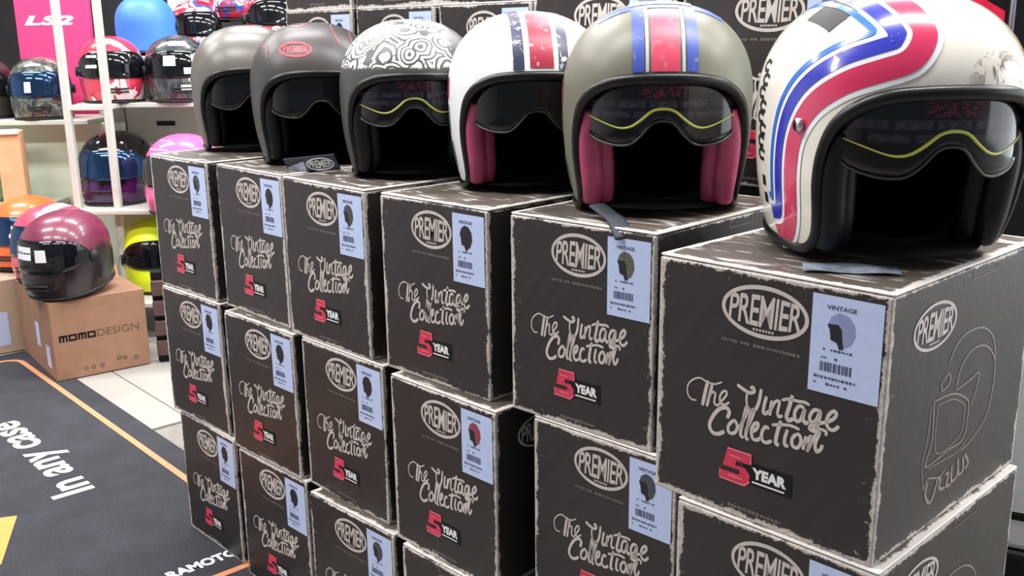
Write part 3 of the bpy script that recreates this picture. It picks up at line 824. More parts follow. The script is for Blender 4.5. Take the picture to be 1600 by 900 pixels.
h1 = open_helmet('plain matte grey open face helmet, leftmost on the box row', (-0.603, 2.37, BZ), put(-0.603, 2.37, 4), M_matgrey, M_blackpad, trim_m=M_blackgloss, lime=False, film=False, s=0.96)
h2 = open_helmet('matte dark grey open face helmet with red emblem and red pinstripes', (-0.400, 2.10, BZ), put(-0.400, 2.10, 4), M_graph, M_blackpad, trim_m=M_blackgloss, lime=False, film=False, s=0.96)
em = MB(); em.add(flat_on_front(SH, *[[v for v in ring2d(-0.043, 0.236, 0.030, 0.013, 0.0022)[0]]]), ring2d(-0.043, 0.236, 0.030, 0.013, 0.0022)[1])
V, F = fit_text('PREMIER', -0.043, 0.236, 0.046, 0.013, bold=0.02); em.add(flat_on_front(SH, V), F)
M_redpin = mat('red_pinstripe', lin(214, 60, 76), 0.4); M_redpin2 = mat('dull_red_pinstripe', lin(150, 70, 74), 0.4)
obj('emblem', em.mesh('emblem'), M_redpin, h2)
for pts in ([(-0.052, 112), (-0.050, 80), (-0.042, 66), (-0.028, 62), (-0.014, 70), (-0.006, 84), (0.0, 110)], [(-0.042, 112), (-0.041, 84), (-0.034, 74), (-0.026, 74), (-0.018, 84), (-0.012, 112)],
            [(0.050, 95), (0.036, 70), (0.034, 55), (0.044, 36)], [(0.075, 80), (0.070, 55), (0.072, 34)], [(-0.105, 60), (-0.098, 45), (-0.098, 32)]):
    obj('pinstripe', MB().add(*stroke_on(SH, [SH.over(x, e) for x, e in pts], 0.0032, cross=1)).mesh('pinstripe', True), M_redpin2, h2)
h3 = open_helmet('open face helmet with white paisley bandana print', (-0.182, 1.88, BZ), put(-0.182, 1.88, 2), paisley_paint(), M_blackpad, trim_m=M_blackgloss, s=0.96)
h4 = open_helmet('white open face helmet with red stripe between navy stripes', (0.030, 1.71, BZ), put(0.030, 1.71, 6), M_offwhite, M_burg, lime=False, film=False, s=0.985)
for x0, x1, m_ in ((-0.037, -0.020, M_navy), (-0.011, 0.026, M_redw), (0.034, 0.050, M_navy)):
    obj('stripe', MB().add(*crown_stripe(SH, x0, x1, 15 if m_ is M_navy else 16, 66 if m_ is M_redw else 150)).mesh('stripe', True), m_, h4)
h5 = open_helmet('matte olive open face helmet with blue and red stripes and burgundy pads', (0.212, 1.475, BZ), put(0.212, 1.475, 4), M_olive, M_burg)
for x0, x1, e1, m_ in ((-0.041, -0.026, 61, M_blueo), (-0.024, -0.020, 60, M_pale), (-0.017, 0.020, 56, M_redo), (0.023, 0.027, 60, M_pale), (0.029, 0.044, 61, M_blueo)):
    obj('stripe', MB().add(*crown_stripe(SH, x0, x1, 15, e1)).mesh('stripe', True), m_, h5)
obj('crown_band', MB().add(*crown_stripe(SH, -0.085, 0.085, 60, 73, m=10)).mesh('crown_band', True), M_blueo, h5)
obj('crown_band', MB().add(*crown_stripe(SH, -0.042, 0.042, 67, 92, 0.0016, m=8)).mesh('crown_band', True), M_offwhite, h5)
M_teal = worn_paint('worn_teal_patch', lin(58, 92, 92), lin(150, 160, 150), lo=0.5, hi=0.6)
for hh in (h4, h5):
    for az, z0, z1, m_ in ((-82, 0.15, 0.185, M_redw), (-84, 0.095, 0.14, M_teal), (-80, 0.035, 0.08, M_teal)):
        obj('side_patch', MB().add(*stroke_on(SH, [SH.at(az, z1), SH.at(az, (z0 + z1) / 2), SH.at(az - 2, z0)], 0.022)).mesh('side_patch', True), m_, hh)
sp = obj('hanging_strap', MB().add(*tube(catmull([(-0.085, -0.10, 0.016), (-0.07, -0.135, 0.010), (-0.06, -0.165, 0.006), (-0.05, -0.195, -0.012)], 5), 0.013, sides=8, flat=0.2, side_dir=Vector((1, 0, 0)))).mesh('hanging_strap', True), mat('slate_webbing', lin(46, 54, 64), 0.7), h5)

h6 = open_helmet('cream open face helmet with curving red, blue and white bands', (0.430, 1.165, 0.606 + HA), put(0.430, 1.165, 26.5), cream_paint(), M_blackpad, tilt=(0.04, 0))
BAND = [SH.at(-90, .016), SH.at(-76, .024), SH.at(-70, .05), SH.at(-69, .10), SH.at(-66, .138), SH.at(-57, .172), SH.at(-43, .197), SH.at(-30, .210), SH.at(-19, .221),
        SH.over(-0.030, 34), SH.over(-0.031, 44), SH.over(-0.036, 56), SH.over(-0.038, 72), SH.over(-0.038, 95), SH.over(-0.036, 125)]
def offset_path(sh, pts, off, per=8):
    P = [sh.snap(p) for p in catmull(pts, per)]; n = len(P); Q = []
    for i in range(n):
        t = (P[min(i + 1, n - 1)] - P[max(i - 1, 0)]).normalized(); sd = sh.normal(P[i]).cross(t).normalized()
        q = sh.snap(P[i] + sd * off)
        if min((q - p).length for p in P) < abs(off) * 0.93: continue
        Q.append(q)
    for _ in range(4):
        Q = [Q[0]] + [sh.snap((Q[i - 1] + 2 * Q[i] + Q[i + 1]) / 4) for i in range(1, len(Q) - 1)] + [Q[-1]]
    return Q
M_b_red = mat('red_band', lin(206, 46, 92), 0.22, coat=0.6, var=0.05); M_b_blue = mat('royal_blue_band', lin(46, 54, 178), 0.22, coat=0.6, var=0.05)
M_b_sky = mat('sky_blue_band', lin(52, 116, 206), 0.22, coat=0.6, var=0.05); M_b_white = mat('white_band', lin(238, 240, 246), 0.22, coat=0.6, var=0.02)
sgn = 1.0
for off, w, m_, lift in ((0.0, 0.036, M_b_white, 0.0006), (0.0265, 0.028, M_b_white, 0.0005), (0.0455, 0.016, M_b_white, 0.0004), (0.0, 0.024, M_b_red, 0.0011), (0.0265, 0.017, M_b_blue, 0.0011), (0.0455, 0.007, M_b_sky, 0.0011)):
    obj('colour_band', MB().add(*stroke_on(SH, offset_path(SH, BAND, off), w, lift, per=3, cross=6 if w > .02 else 3)).mesh('colour_band', True), m_, h6)
M_patch = mat('slate_patch', lin(58, 58, 56), 0.6, spec=0.2)
obj('crown_patch', MB().add(*stroke_on(SH, [SH.over(-0.088, 58), SH.over(-0.088, 72), SH.over(-0.086, 92)], 0.036)).mesh('crown_patch', True), M_patch, h6)
for k, (az, z) in enumerate(((-108, .205), (-104, .19), (-107, .175), (-103, .16), (-106, .147), (-102, .134), (-104, .12), (-103, .105))):
    p = SH.at(az, z); pts = [SH.at(az + 5 * math.cos(q), z + 0.006 * math.sin(q)) for q in (0.6, 1.8, 3.0, 4.2, 5.4)]
    obj('side_mark', MB().add(*stroke_on(SH, pts, 0.0042, cross=1)).mesh('side_mark', True), M_black, h6)
for az, z in ((-100, .055), (-101, .075)):
    obj('side_mark', MB().add(*stroke_on(SH, [SH.at(az, z + 0.006), SH.at(az, z - 0.006)], 0.010, cross=2)).mesh('side_mark', True), M_black, h6)
p = SH.at(-63, .150); 
obj('snap_stud', MB().add(*tube([p, p + SH.normal(p) * 0.005], 0.0075, sides=12)).mesh('snap_stud', True), mat('chrome_stud', lin(200, 200, 208), 0.2, 1.0), h6)
# added sheet in place of the white-blue print on the box lid
leaf = thing('print_sheet', 'added sheet standing for the white and blue print on the box top', 'print_sheet', (0.365, 1.05, 0.6 + HA), -0.25)
mb = MB(); nx, ny = 12, 6
for j in range(ny + 1):
    for i in range(nx + 1):
        u, v = i / nx - 0.5, j / ny - 0.5
        mb.v.append(Vector((u * 0.10, v * 0.045, 0.0015 + 0.002 * (1 + math.sin(9 * u + 3 * v)) * (1 - abs(v)))))
mb.f = [[j * (nx + 1) + i, j * (nx + 1) + i + 1, (j + 1) * (nx + 1) + i + 1, (j + 1) * (nx + 1) + i] for j in range(ny) for i in range(nx)]
obj('sheet', mb.mesh('sheet', True), mat('print_sheet_paper', lin(140, 150, 165), 0.35, var=0.4, vscale=60), leaf)
tg = thing('swing_tag', 'pale oval logo tag lying in front of the helmet with red emblem', 'tag', (-0.372, 1.905, 0.9), -0.45, rot=(0.42, -0.12, -0.5))
obj('card', bevel_box('card', -0.062, 0.062, -0.002, 0.002, 0.0, 0.034, 0.0008, 1), mat('tag_card', lin(40, 42, 58), 0.35), tg)
V, F = logo2d(0.022, 0.017, 0.066, 0.026)
obj('logo', MB().add([(v.x, -0.0026, v.y) for v in V], F).mesh('logo'), M_white, tg)
V, F = poly2d([(-0.06, 0.004), (-0.016, 0.005), (-0.014, 0.026), (-0.06, 0.016)])
obj('flash', MB().add([(v.x, -0.0026, v.y) for v in V], F).mesh('flash'), mat('tag_pale_print', lin(176, 184, 206), 0.35, var=0.3, vscale=80), tg)

# ------------------------------------------------------------------ full face helmets of the shop shelves
FS = Shell(a=0.128, bf=0.148, bb=0.158, ct=0.130, cb=0.26, zc=0.135, n=2.25, chin=0.16)
M_chrome_visor = visor_mat('mirror_blue_visor', lin(38, 62, 96), 1.0)
M_chrome_visor.node_tree.nodes['Principled BSDF'].inputs['Metallic'].default_value = 0.75
M_visor_dark = visor_mat('dark_visor', lin(10, 12, 16), 1.0)
M_sticker = mat('white_sticker', lin(228, 228, 232), 0.4, var=0.04)
def full_face(label, loc, rz, shell_m, visor_m, stickers=(), s=1.0, tilt=(0, 0), group='helmets on the shop shelves', bands=(), vent=True):
    t = thing('full_face_helmet', label, 'helmet', loc, group=group, rot=(tilt[0], tilt[1], rz)); t.scale = (s, s, s)
    loop = [FS.at(a, 0.006 + 0.012 * max(0, math.cos(math.radians(a + 180)))) for a in range(0, 360, 8)]
    obj('shell', build_once('fshell', lambda: MB().add(*loft_shell(FS, loop, (0, 0.1, 1), 18)).mesh('shell', True)).copy(), shell_m, t)
    obj('base_trim', build_once('ftrim', lambda: MB().add(*tube(loop, 0.006, closed=True, sides=6)).mesh('base_trim', True)), M_rubber, t)
    obj('liner', build_once('fliner', lambda: MB().add(*loft_shell(FS, loop, (0, 0.1, 1), 10, 0.93)).mesh('liner', True)), M_dark, t)
    azs = [-80 + 160 * i / 32 for i in range(33)]
    def vis():
        tp = [0.205 - 0.075 * (abs(a) / 80) ** 4 for a in azs]; lo = [0.098 + 0.022 * (abs(a) / 80) ** 3 for a in azs]
        return MB().add(*patch(FS, azs, tp, lo, 1.035, 8, 0.02)).mesh('visor', True)
    v = obj('visor', build_once('fvis', vis).copy(), visor_m, t)
    for s_ in (-1, 1):
        p = FS.at(s_ * 82, 0.125, 1.03); q = FS.at(s_ * 82, 0.125, 1.08)
        obj('visor_pivot', build_once('fpiv%d' % s_, lambda: MB().add(*tube([p, q], 0.02, sides=14)).mesh('visor_pivot', True)), M_rubber, t)
    if vent:
        def vm():
            mb = MB()
            for z in (0.045, 0.058):
                mb.add(*tube([FS.at(a, z, 1.012) for a in range(-16, 17, 4)], 0.0035, sides=6))
            return mb.mesh('chin_vent', True)
        obj('chin_vent', build_once('fvent', vm), M_rubber, t)
    for az, z, w, h, m_, k in stickers:
        mb = MB(); n = 6
        for j in range(2):
            for i in range(n + 1): mb.v.append(FS.at(az + (i / n - 0.5) * w, z + (j - 0.5) * h, k))
        mb.f = [[i, i + 1, n + 2 + i, n + 1 + i] for i in range(n)]
        obj('sticker', mb.mesh('sticker', True), m_, t)
    for x0, x1, e0, e1, m_ in bands:
        obj('stripe', MB().add(*crown_stripe(FS, x0, x1, e0, e1)).mesh('stripe', True), m_, t)
    return t
def graphic_paint(name, cols, scale=9.0, rough=0.25):
    m, nt, b = new_mat(name); g = G(nt); o = g.obj()
    f = g.noise(g.vmap(o, sc=(1, 1, 0.7)), scale, 2, 0.5, 1.6)
    nd = g.n('ShaderNodeValToRGB'); nd.color_ramp.interpolation = 'CONSTANT'
    el = nd.color_ramp.elements; k = len(cols)
    el[0].position = 0; el[0].color = cols[0]; el[1].position = 0.34 + 0.32 * 1 / k; el[1].color = cols[1]
    for i in range(2, k): e = el.new(0.34 + 0.32 * i / k); e.color = cols[i]
    g.link(f, nd.inputs[0]); g.link(nd.outputs[0], b.inputs['Base Color'])
    b.inputs['Roughness'].default_value = rough; b.inputs['Coat Weight'].default_value = 0.5
    return m
P_camo = graphic_paint('camo_paint', [lin(44, 48, 48), lin(92, 98, 90), lin(60, 66, 62), lin(120, 122, 116)], 14)
P_redwhite = graphic_paint('red_white_paint', [lin(206, 58, 84), lin(206, 58, 84), lin(180, 44, 66), lin(222, 216, 214)], 7)
P_greydark = graphic_paint('dark_grey_graphic', [lin(40, 44, 48), lin(70, 76, 78), lin(52, 56, 60)], 10)
def two_tone(name, top, low, z0, rough=0.25):
    m, nt, b = new_mat(name); g = G(nt); o = g.obj(); x, y, z = g.xyz(o)
    f = g.ramp(g.m('ADD', z, g.m('MULTIPLY', g.m('SUBTRACT', g.noise(o, 9, 4, 0.6, 1.0), 0.5), 0.12)), z0 - 0.012, z0 + 0.012)
    g.link(g.mix(f, low, top), b.inputs['Base Color']); b.inputs['Roughness'].default_value = rough; b.inputs['Coat Weight'].default_value = 0.3
    return m
P_purple = two_tone('black_purple_paint', lin(9, 9, 11), lin(64, 16, 76), 0.085, 0.1)
P_race = graphic_paint('race_paint', [lin(206, 214, 226), lin(196, 52, 74), lin(228, 230, 236), lin(52, 78, 176), lin(180, 30, 50)], 7)
P_race2 = graphic_paint('race_paint_green', [lin(226, 230, 228), lin(200, 44, 66), lin(240, 240, 240), lin(40, 60, 60), lin(90, 60, 120)], 7)
P_blue = mat('matte_blue_paint', lin(62, 120, 220), 0.5, var=0.04)
P_pinkgrey = mat('gloss_pink_paint', lin(216, 96, 158), 0.25, coat=0.5, var=0.1)
P_neon = mat('fluo_yellow_paint', lin(222, 240, 40), 0.4, var=0.04)
P_maroon = two_tone('maroon_black_paint', lin(112, 40, 66), lin(30, 20, 24), 0.135, 0.3)
P_pinkred = mat('coral_pink_paint', lin(226, 70, 96), 0.3, coat=0.4, var=0.08)
P_orange = mat('gloss_orange_paint', lin(236, 106, 50), 0.3, coat=0.4, var=0.08)
P_brown = mat('dark_brown_paint', lin(46, 38, 34), 0.45)
S_pink = mat('hot_pink_sticker', lin(226, 62, 140), 0.4)
S_blush = mat('blush_sticker', lin(244, 206, 222), 0.4)
def cam_yaw(x, y, off=0): return math.atan2(-x, y) + math.radians(off)

# ------------------------------------------------------------------ shelving on the left
shelf_m = mat('shelf_white_steel', lin(196, 198, 190), 0.4, var=0.04)
panel_m = mat('grey_green_panel', lin(176, 182, 168), 0.55, var=0.06, vscale=5)
panel2_m = mat('pale_mint_panel', lin(212, 224, 206), 0.55, var=0.08, vscale=5)
panel3_m = mat('pale_lime_panel', lin(214, 222, 176), 0.55, var=0.08, vscale=5)
slot_m = mat('slot_black', lin(18, 18, 20), 0.8)
sh = thing('display_shelf', 'white steel display shelf with grey green panels behind the box row', 'shelf', (-1.5, 4.2, -0.003))
def lpart(name, m_, x0, x1, y0, y1, z0, z1, r=0.003, parent=None):
    return obj(name, bevel_box(name, x0 + 1.5, x1 + 1.5, y0 - 4.2, y1 - 4.2, z0 + 0.003, z1 + 0.003, r, 1), m_, parent or sh)
for x in (-1.742, -1.583):
    lpart('upright', shelf_m, x - 0.014, x + 0.014, 3.985, 4.013, -0.003, 1.75)
for x in (-2.3, -0.85):
    lpart('upright', shelf_m, x - 0.014, x + 0.014, 4.40, 4.428, -0.003, 1.0)
lpart('shelf_board', shelf_m, -1.76, -0.83, 4.13, 4.45, 0.885, 0.905)
lpart('cross_rail', shelf_m, -1.742, -1.583, 3.988, 4.135, 0.885, 0.905)
lpart('shelf_board', shelf_m, -2.32, -1.76, 4.22, 4.56, 0.812, 0.832)
lpart('shelf_board', shelf_m, -1.76, -0.83, 3.92, 4.45, 0.480, 0.498)
lpart('shelf_board', shelf_m, -1.72, -0.83, 3.80, 4.45, 0.130, 0.150)
lpart('shelf_board', shelf_m, -1.80, -0.83, 4.35, 4.75, 1.065, 1.085)
p_ = lpart('panel', panel_m, -1.655, -0.85, 4.37, 4.41, 0.500, 0.884)
lpart('grip_slot', slot_m, -1.525, -1.445, 4.366, 4.375, 0.792, 0.812, 0.002, p_)
lpart('panel', panel_m, -1.752, -1.662, 4.38, 4.41, 0.500, 0.884)
lpart('panel', panel2_m, -2.32, -1.662, 4.34, 4.38, 0.002, 0.811)
p_ = lpart('panel', panel3_m, -1.70, -0.85, 4.26, 4.30, 0.152, 0.479)
lpart('grip_slot', slot_m, -1.63, -1.575, 4.256, 4.265, 0.425, 0.44, 0.002, p_)
lpart('back_post', shelf_m, -0.87, -0.83, 4.45, 4.75, 0.9, 1.065)
lpart('back_post', shelf_m, -1.80, -1.76, 4.45, 4.75, 0.0, 1.065)

full_face('glossy dark camouflage full face helmet with mirrored visor beside the pink panel', (-2.0, 4.36, 0.832), cam_yaw(-1.9, 4.2, -6), P_camo, M_chrome_visor, [(-14, .14, 10, .045, M_sticker, 1.045)], 0.97)
full_face('red and white full face helmet with dark visor behind the white upright', (-1.645, 4.24, 0.905), cam_yaw(-1.6, 4.1, 4), P_redwhite, M_visor_dark, [(-35, .165, 20, .05, M_sticker, 1.045), (-22, .225, 40, .045, M_sticker, 1.004)], 1.0)
full_face('dark grey full face helmet plastered with pink and white stickers', (-1.375, 4.25, 0.905), cam_yaw(-1.36, 4.1, 6), P_greydark, M_visor_dark,
          [(-2, .228, 44, .055, S_pink, 1.01), (-2, .232, 38, .018, S_blush, 1.016), (-18, .165, 18, .04, M_sticker, 1.045), (26, .172, 22, .035, M_sticker, 1.045), (14, .125, 24, .025, panel2_m, 1.045), (6, .06, 20, .02, M_sticker, 1.02)], 1.0)
full_face('plain matte blue helmet on the rear upper shelf', (-1.61, 4.60, 1.085), cam_yaw(-1.58, 4.5, 165), P_blue, M_visor_dark, [], 0.98)
full_face('glossy black and purple full face helmet on the lower shelf', (-1.64, 4.185, 0.498), cam_yaw(-1.57, 3.9, -25), P_purple, M_chrome_visor, [], 1.1)
full_face('pink and grey helmet peeking over the leftmost helmet box', (-1.285, 3.94, 0.498), cam_yaw(-1.22, 3.7, -20), P_pinkgrey, M_visor_dark, [(-30, .235, 50, .03, panel_m, 1.006)], 1.12)
full_face('fluorescent yellow helmet with black visor on the bottom shelf', (-1.475, 4.08, 0.150), cam_yaw(-1.5, 4.05, 10), P_neon, M_visor_dark, [], 1.08)
full_face('dark brown helmet at the left edge beside the pink panel', (-2.30, 4.42, 0.832), cam_yaw(-2.2, 4.2, 60), P_brown, M_visor_dark, [], 1.0)

# LS2 panel
pn = thing('brand_panel', 'bright pink display panel with white LS2 lettering', 'display panel', (-2.02, 4.62, 1.085 - 1.088), 0.05)
pink_m = mat('pink_panel_print', lin(238, 66, 128), 0.5, var=0.04)
obj('board', bevel_box('board', -0.165, 0.155, -0.02, 0.02, 0.0, 1.75, 0.004), pink_m, pn)
V, F = fit_text('LS2', -0.02, 1.245, 0.215, 0.042, bold=0.05, shear=0.25, space=1.1)
obj('lettering', MB().add([(v.x, -0.0206, v.y) for v in V], F).mesh('lettering'), M_white, pn)
obj('dark_header', MB().add([(v.x, -0.0206, v.y) for v in poly2d([(-0.08, 1.395), (0.03, 1.395), (0.06, 1.60), (-0.11, 1.60)])[0]], [[0, 1, 2, 3]]).mesh('dark_header'), M_black, pn)

# things at the far left of the shelf
cy_m = mat('mint_plastic', lin(160, 206, 170), 0.35, var=0.08); or_m = mat('peach_carton', lin(226, 176, 134), 0.6, var=0.15, vscale=12)
jar = thing('storage_jar', 'mint green round tub at the left edge of the shelf', 'tub', (-2.215, 4.20, 0.497))
def lathe(prof, n=24):
    V = []; 
    for r, z in prof:
        for k in range(n): V.append(Vector((r * math.cos(2 * PI * k / n), r * math.sin(2 * PI * k / n), z)))
    F = grid_faces(n, len(prof)); F.append(list(range(n))[::-1]); F.append([(len(prof) - 1) * n + k for k in range(n)])
    return V, F
obj('body', MB().add(*lathe([(0.055, 0), (0.065, 0.02), (0.075, 0.12), (0.072, 0.21)])).mesh('body', True), cy_m, jar)
obj('rim', MB().add(*lathe([(0.076, 0.21), (0.078, 0.215), (0.078, 0.232), (0.07, 0.236)])).mesh('rim', True), panel2_m, jar)
bx = thing('small_carton', 'peach coloured carton beside the mint green tub', 'carton', (-2.06, 4.155, 0.497), 0.3)
obj('body', bevel_box('body', -0.045, 0.045, -0.06, 0.06, 0, 0.30, 0.003), or_m, bx)
obj('flap', bevel_box('flap', -0.045, 0.045, -0.075, -0.055, 0.29, 0.31, 0.002), mat('carton_white', lin(226, 224, 216), 0.6), bx)
lt = thing('low_table', 'grey white low table under the mint tub at the left edge', 'table', (-2.17, 4.22, -0.003))
obj('top', bevel_box('top', -0.27, 0.25, -0.11, 0.11, 0.475, 0.5, 0.004), shelf_m, lt)
for sx in (-0.24, 0.22):
    for sy in (-0.09, 0.09): obj('leg', bevel_box('leg', sx - 0.015, sx + 0.015, sy - 0.015, sy + 0.015, 0, 0.475, 0.003), shelf_m, lt)

# ------------------------------------------------------------------ cardboard boxes with helmets
card_m = mat('brown_cardboard', lin(150, 112, 88), 0.75, var=0.10, vscale=18, bump=0.1, bscale=80)
card_pale = mat('pale_cardboard', lin(186, 160, 140), 0.75, var=0.06, vscale=18)
mo_yaw = 0.66
mo = thing('cardboard_box', 'brown cardboard box printed MOMODESIGN carrying three helmets', 'box', (-1.585, 3.302, 0), mo_yaw)
mw, md, mh = 0.325, 0.47, 0.278
obj('carton', bevel_box('carton', 0, mw, 0, md, 0, mh, 0.003), card_m, mo)
obj('flap', bevel_box('flap', -0.002, mw + 0.002, 0.0, md * 0.49, mh, mh + 0.003, 0.001, 1), card_m, mo)
obj('flap', bevel_box('flap', -0.002, mw + 0.002, md * 0.505, md, mh, mh + 0.003, 0.001, 1), card_m, mo)
me_ = MB().add([(0, -0.03, 0), (0.10, -0.02, 0), (0.11, 0.05, 0), (0.02, 0.05, 0), (0, -0.03, 0.003), (0.10, -0.02, 0.003), (0.11, 0.05, 0.003), (0.02, 0.05, 0.003)], [(0, 3, 2, 1), (4, 5, 6, 7), (0, 1, 5, 4), (1, 2, 6, 5), (2, 3, 7, 6), (3, 0, 4, 7)]).mesh('raised_flap')
obj('raised_flap', me_, card_m, mo, (mw - 0.10, 0.30, mh + 0.018), (0.5, 0.1, 0))
mo_l = MB()
for k in range(4):
    x0 = 0.022 + k * 0.0315; y0, y1, wd_, s_w = 0.137, 0.161, 0.028, 0.0062
    for q in ([quad2d(x0, x0 + wd_, y1 - 0.007, y1)] + [quad2d(x0 + e, x0 + e + s_w, y0, y1) for e in ((0, (wd_ - s_w) / 2, wd_ - s_w) if k % 2 == 0 else (0, wd_ - s_w))] + ([quad2d(x0, x0 + wd_, y0, y0 + 0.007)] if k % 2 else [])):
        mo_l.add(*q)
V, F = mo_l.v, mo_l.f; V2, F2 = fit_text('DESIGN', 0.222, 0.150, 0.145, 0.026)
obj('lettering', MB().add([(v.x, -0.0008, v.y) for v in V], F).mesh('lettering'), M_black, mo)
obj('lettering', MB().add([(v.x, -0.0008, v.y) for v in V2], F2).mesh('lettering'), mat('faded_ink', lin(96, 72, 58), 0.7), mo)
for k, (x, z) in enumerate(((0.10, 0.03), (0.125, 0.03), (0.155, 0.03), (0.215, 0.045), (0.235, 0.042), (0.275, 0.035))):
    V, F = ring2d(x, z, 0.006, 0.006, 0.0018, 12)
    obj('care_mark', MB().add([(v.x, -0.0008, v.y) for v in V], F).mesh('care_mark'), mat('faded_ink', lin(110, 84, 66), 0.7) if k == 0 else bpy.data.materials['faded_ink'], mo)
for y, z, w, h in ((0.20, 0.13, 0.05, 0.09), (0.075, 0.075, 0.055, 0.08)):
    obj('paper_label', MB().add([(-0.0008, y + w / 2, z - h / 2), (-0.0008, y - w / 2, z - h / 2), (-0.0008, y - w / 2, z + h / 2), (-0.0008, y + w / 2, z + h / 2)], [[0, 1, 2, 3]]).mesh('paper_label'), M_label, mo)
c_, s_ = math.cos(mo_yaw), math.sin(mo_yaw)
def on_momo(x, y): return (-1.585 + c_ * x - s_ * y, 3.302 + s_ * x + c_ * y)
x, y = on_momo(0.12, 0.125)
full_face('glossy maroon full face helmet in front on the MOMODESIGN box', (x, y, mh + 0.024), cam_yaw(x, y, -42), P_maroon, M_visor_dark, [(-14, .165, 26, .042, M_sticker, 1.045), (12, .158, 14, .04, M_sticker, 1.045)], 1.04, tilt=(0.12, 0.0), group='helmets on the cardboard box')
x, y = on_momo(0.14, 0.415)
full_face('coral pink full face helmet in the middle on the MOMODESIGN box', (x, y, mh + 0.012), cam_yaw(x, y, -38), P_pinkred, M_chrome_visor, [(-40, .18, 22, .04, M_sticker, 1.045)], 1.02, group='helmets on the cardboard box', bands=((0.02, 0.06, 40, 110, M_sticker),))
cb = thing('cardboard_box', 'pale cardboard box at the left edge beside the MOMODESIGN box', 'box', (*on_momo(0.02, 0.485), 0), mo_yaw)
obj('carton', bevel_box('carton', -0.17, 0.27, 0, 0.32, 0, 0.278, 0.003), card_pale, cb)
obj('flap', bevel_box('flap', -0.172, 0.272, 0.0, 0.157, 0.278, 0.281, 0.001, 1), card_pale, cb)
obj('flap', bevel_box('flap', -0.172, 0.272, 0.162, 0.32, 0.278, 0.281, 0.001, 1), card_pale, cb)
obj('paper_label', MB().add([(-0.15, -0.0008, 0.03), (-0.06, -0.0008, 0.03), (-0.06, -0.0008, 0.16), (-0.15, -0.0008, 0.16)], [[0, 1, 2, 3]]).mesh('paper_label'), M_label, cb)
x, y = on_momo(0.12, 0.70)
full_face('orange full face helmet behind the coral pink one', (x, y, 0.29), cam_yaw(x, y, -38), P_orange, M_chrome_visor, [(-40, .19, 26, .05, M_sticker, 1.045)], 1.02, group='helmets on the cardboard box')
# slatted dark crate between the cardboard box and the stack
cr = thing('slatted_crate', 'dark reddish slatted crate on the floor behind the leftmost stack', 'crate', (-1.17, 3.55, -0.003), 0.3)
cr_m = mat('dark_red_wood', lin(84, 58, 54), 0.7, var=0.2)
for k in range(4): obj('slat', bevel_box('slat', -0.14, 0.14, -0.01, 0.01, 0.03 + k * 0.075, 0.085 + k * 0.075, 0.003), cr_m, cr)
for sx in (-0.12, 0.12): obj('post', bevel_box('post', sx - 0.015, sx + 0.015, 0.01, 0.03, 0, 0.34, 0.002), M_black, cr)
obj('back_board', bevel_box('back_board', -0.14, 0.14, 0.03, 0.045, 0.0, 0.34, 0.002), M_black, cr)

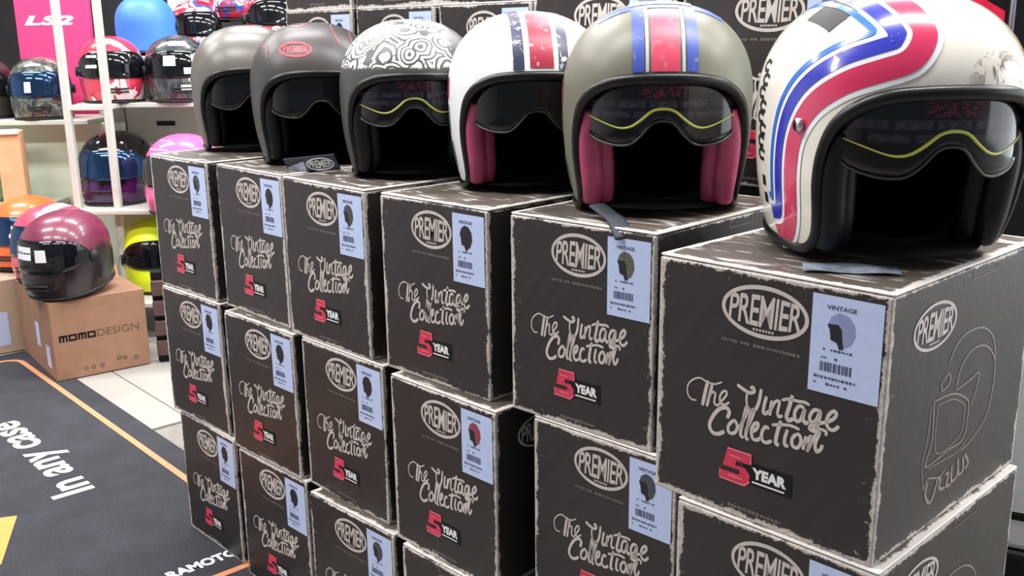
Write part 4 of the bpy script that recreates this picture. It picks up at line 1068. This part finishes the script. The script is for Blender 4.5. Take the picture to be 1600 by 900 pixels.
# ------------------------------------------------------------------ far background
full_face('white, red and blue race helmet far behind the leftmost helmet', (-1.55, 5.2, 1.06), cam_yaw(-1.5, 5.2, 10), P_race, M_visor_dark, [], 1.1, group='race helmets far behind')
full_face('red and white race helmet far behind, beside the pillar', (-1.36, 5.25, 1.24), cam_yaw(-1.3, 5.2, -20), P_race, M_visor_dark, [], 1.1, group='race helmets far behind')
full_face('white and green race helmet far behind the red emblem helmet', (-1.17, 5.15, 1.10), cam_yaw(-1.17, 5.2, 20), P_race2, M_visor_dark, [], 1.15, group='race helmets far behind')
rk = thing('far_rack', 'dark stepped rack carrying the far race helmets', 'rack', (-1.3, 5.3, -0.003))
obj('body', bevel_box('body', -0.45, 0.5, -0.3, 0.3, 0, 1.058, 0.004), plm, rk)
obj('step', bevel_box('step', -0.2, 0.06, -0.2, 0.2, 1.058, 1.238, 0.004), plm, rk)
obj('step', bevel_box('step', 0.062, 0.35, -0.3, 0.2, 1.058, 1.098, 0.004), plm, rk)
pil = thing('pillar', 'pale grey square pillar behind the blue helmet', 'pillar', (-1.90, 6.0, -0.003))
obj('shaft', bevel_box('shaft', -0.05, 0.05, -0.05, 0.05, 0.03, CEIL + 0.003, 0.004), shelf_m, pil)
obj('band', bevel_box('band', -0.055, 0.055, -0.055, 0.055, 1.22, 1.25, 0.003), panel_m, pil)
obj('foot', bevel_box('foot', -0.07, 0.07, -0.07, 0.07, 0, 0.03, 0.003), panel_m, pil)
# right: black cabinet with a red band and a steel post
cab = thing('display_cabinet', 'black display cabinet with slanting red band at the upper right', 'cabinet', (1.135, 2.06, -0.003), -0.1)
obj('body', bevel_box('body', -0.42, 0.5, 0.0, 0.4, 0, 1.9, 0.005), mat('cabinet_black', lin(9, 9, 11), 0.6, spec=0.2), cab)
V, F = poly2d([(-0.30, 1.232), (-0.142, 1.142), (-0.142, 1.186), (-0.30, 1.276)])
obj('red_band', MB().add([(v.x, -0.0008, v.y) for v in V], F).mesh('red_band'), mat('red_panel', lin(214, 30, 66), 0.4, var=0.08), cab)
obj('steel_post', MB().add(*tube([(-0.135, -0.02, 0), (-0.135, -0.02, 1.9)], 0.006, sides=10)).mesh('steel_post', True), mat('steel_grey', lin(110, 112, 122), 0.35, 0.6), cab)
wc = thing('white_carton', 'white carton at the right edge behind the nearest stack', 'carton', (0.93, 1.62, 0.297), -0.5)
obj('body', bevel_box('body', -0.13, 0.13, -0.13, 0.13, 0, 0.34, 0.012, 3), mat('white_board', lin(222, 222, 228), 0.5, var=0.03), wc)
obj('tape', bevel_box('tape', -0.132, 0.132, -0.132, 0.132, 0.05, 0.075, 0.01, 2), M_black, wc)
bc = thing('black_crate', 'black crate under the white carton at the right edge', 'crate', (0.93, 1.62, -0.003), -0.5)
obj('body', bevel_box('body', -0.14, 0.14, -0.14, 0.14, 0, 0.30, 0.01, 2), M_black, bc)
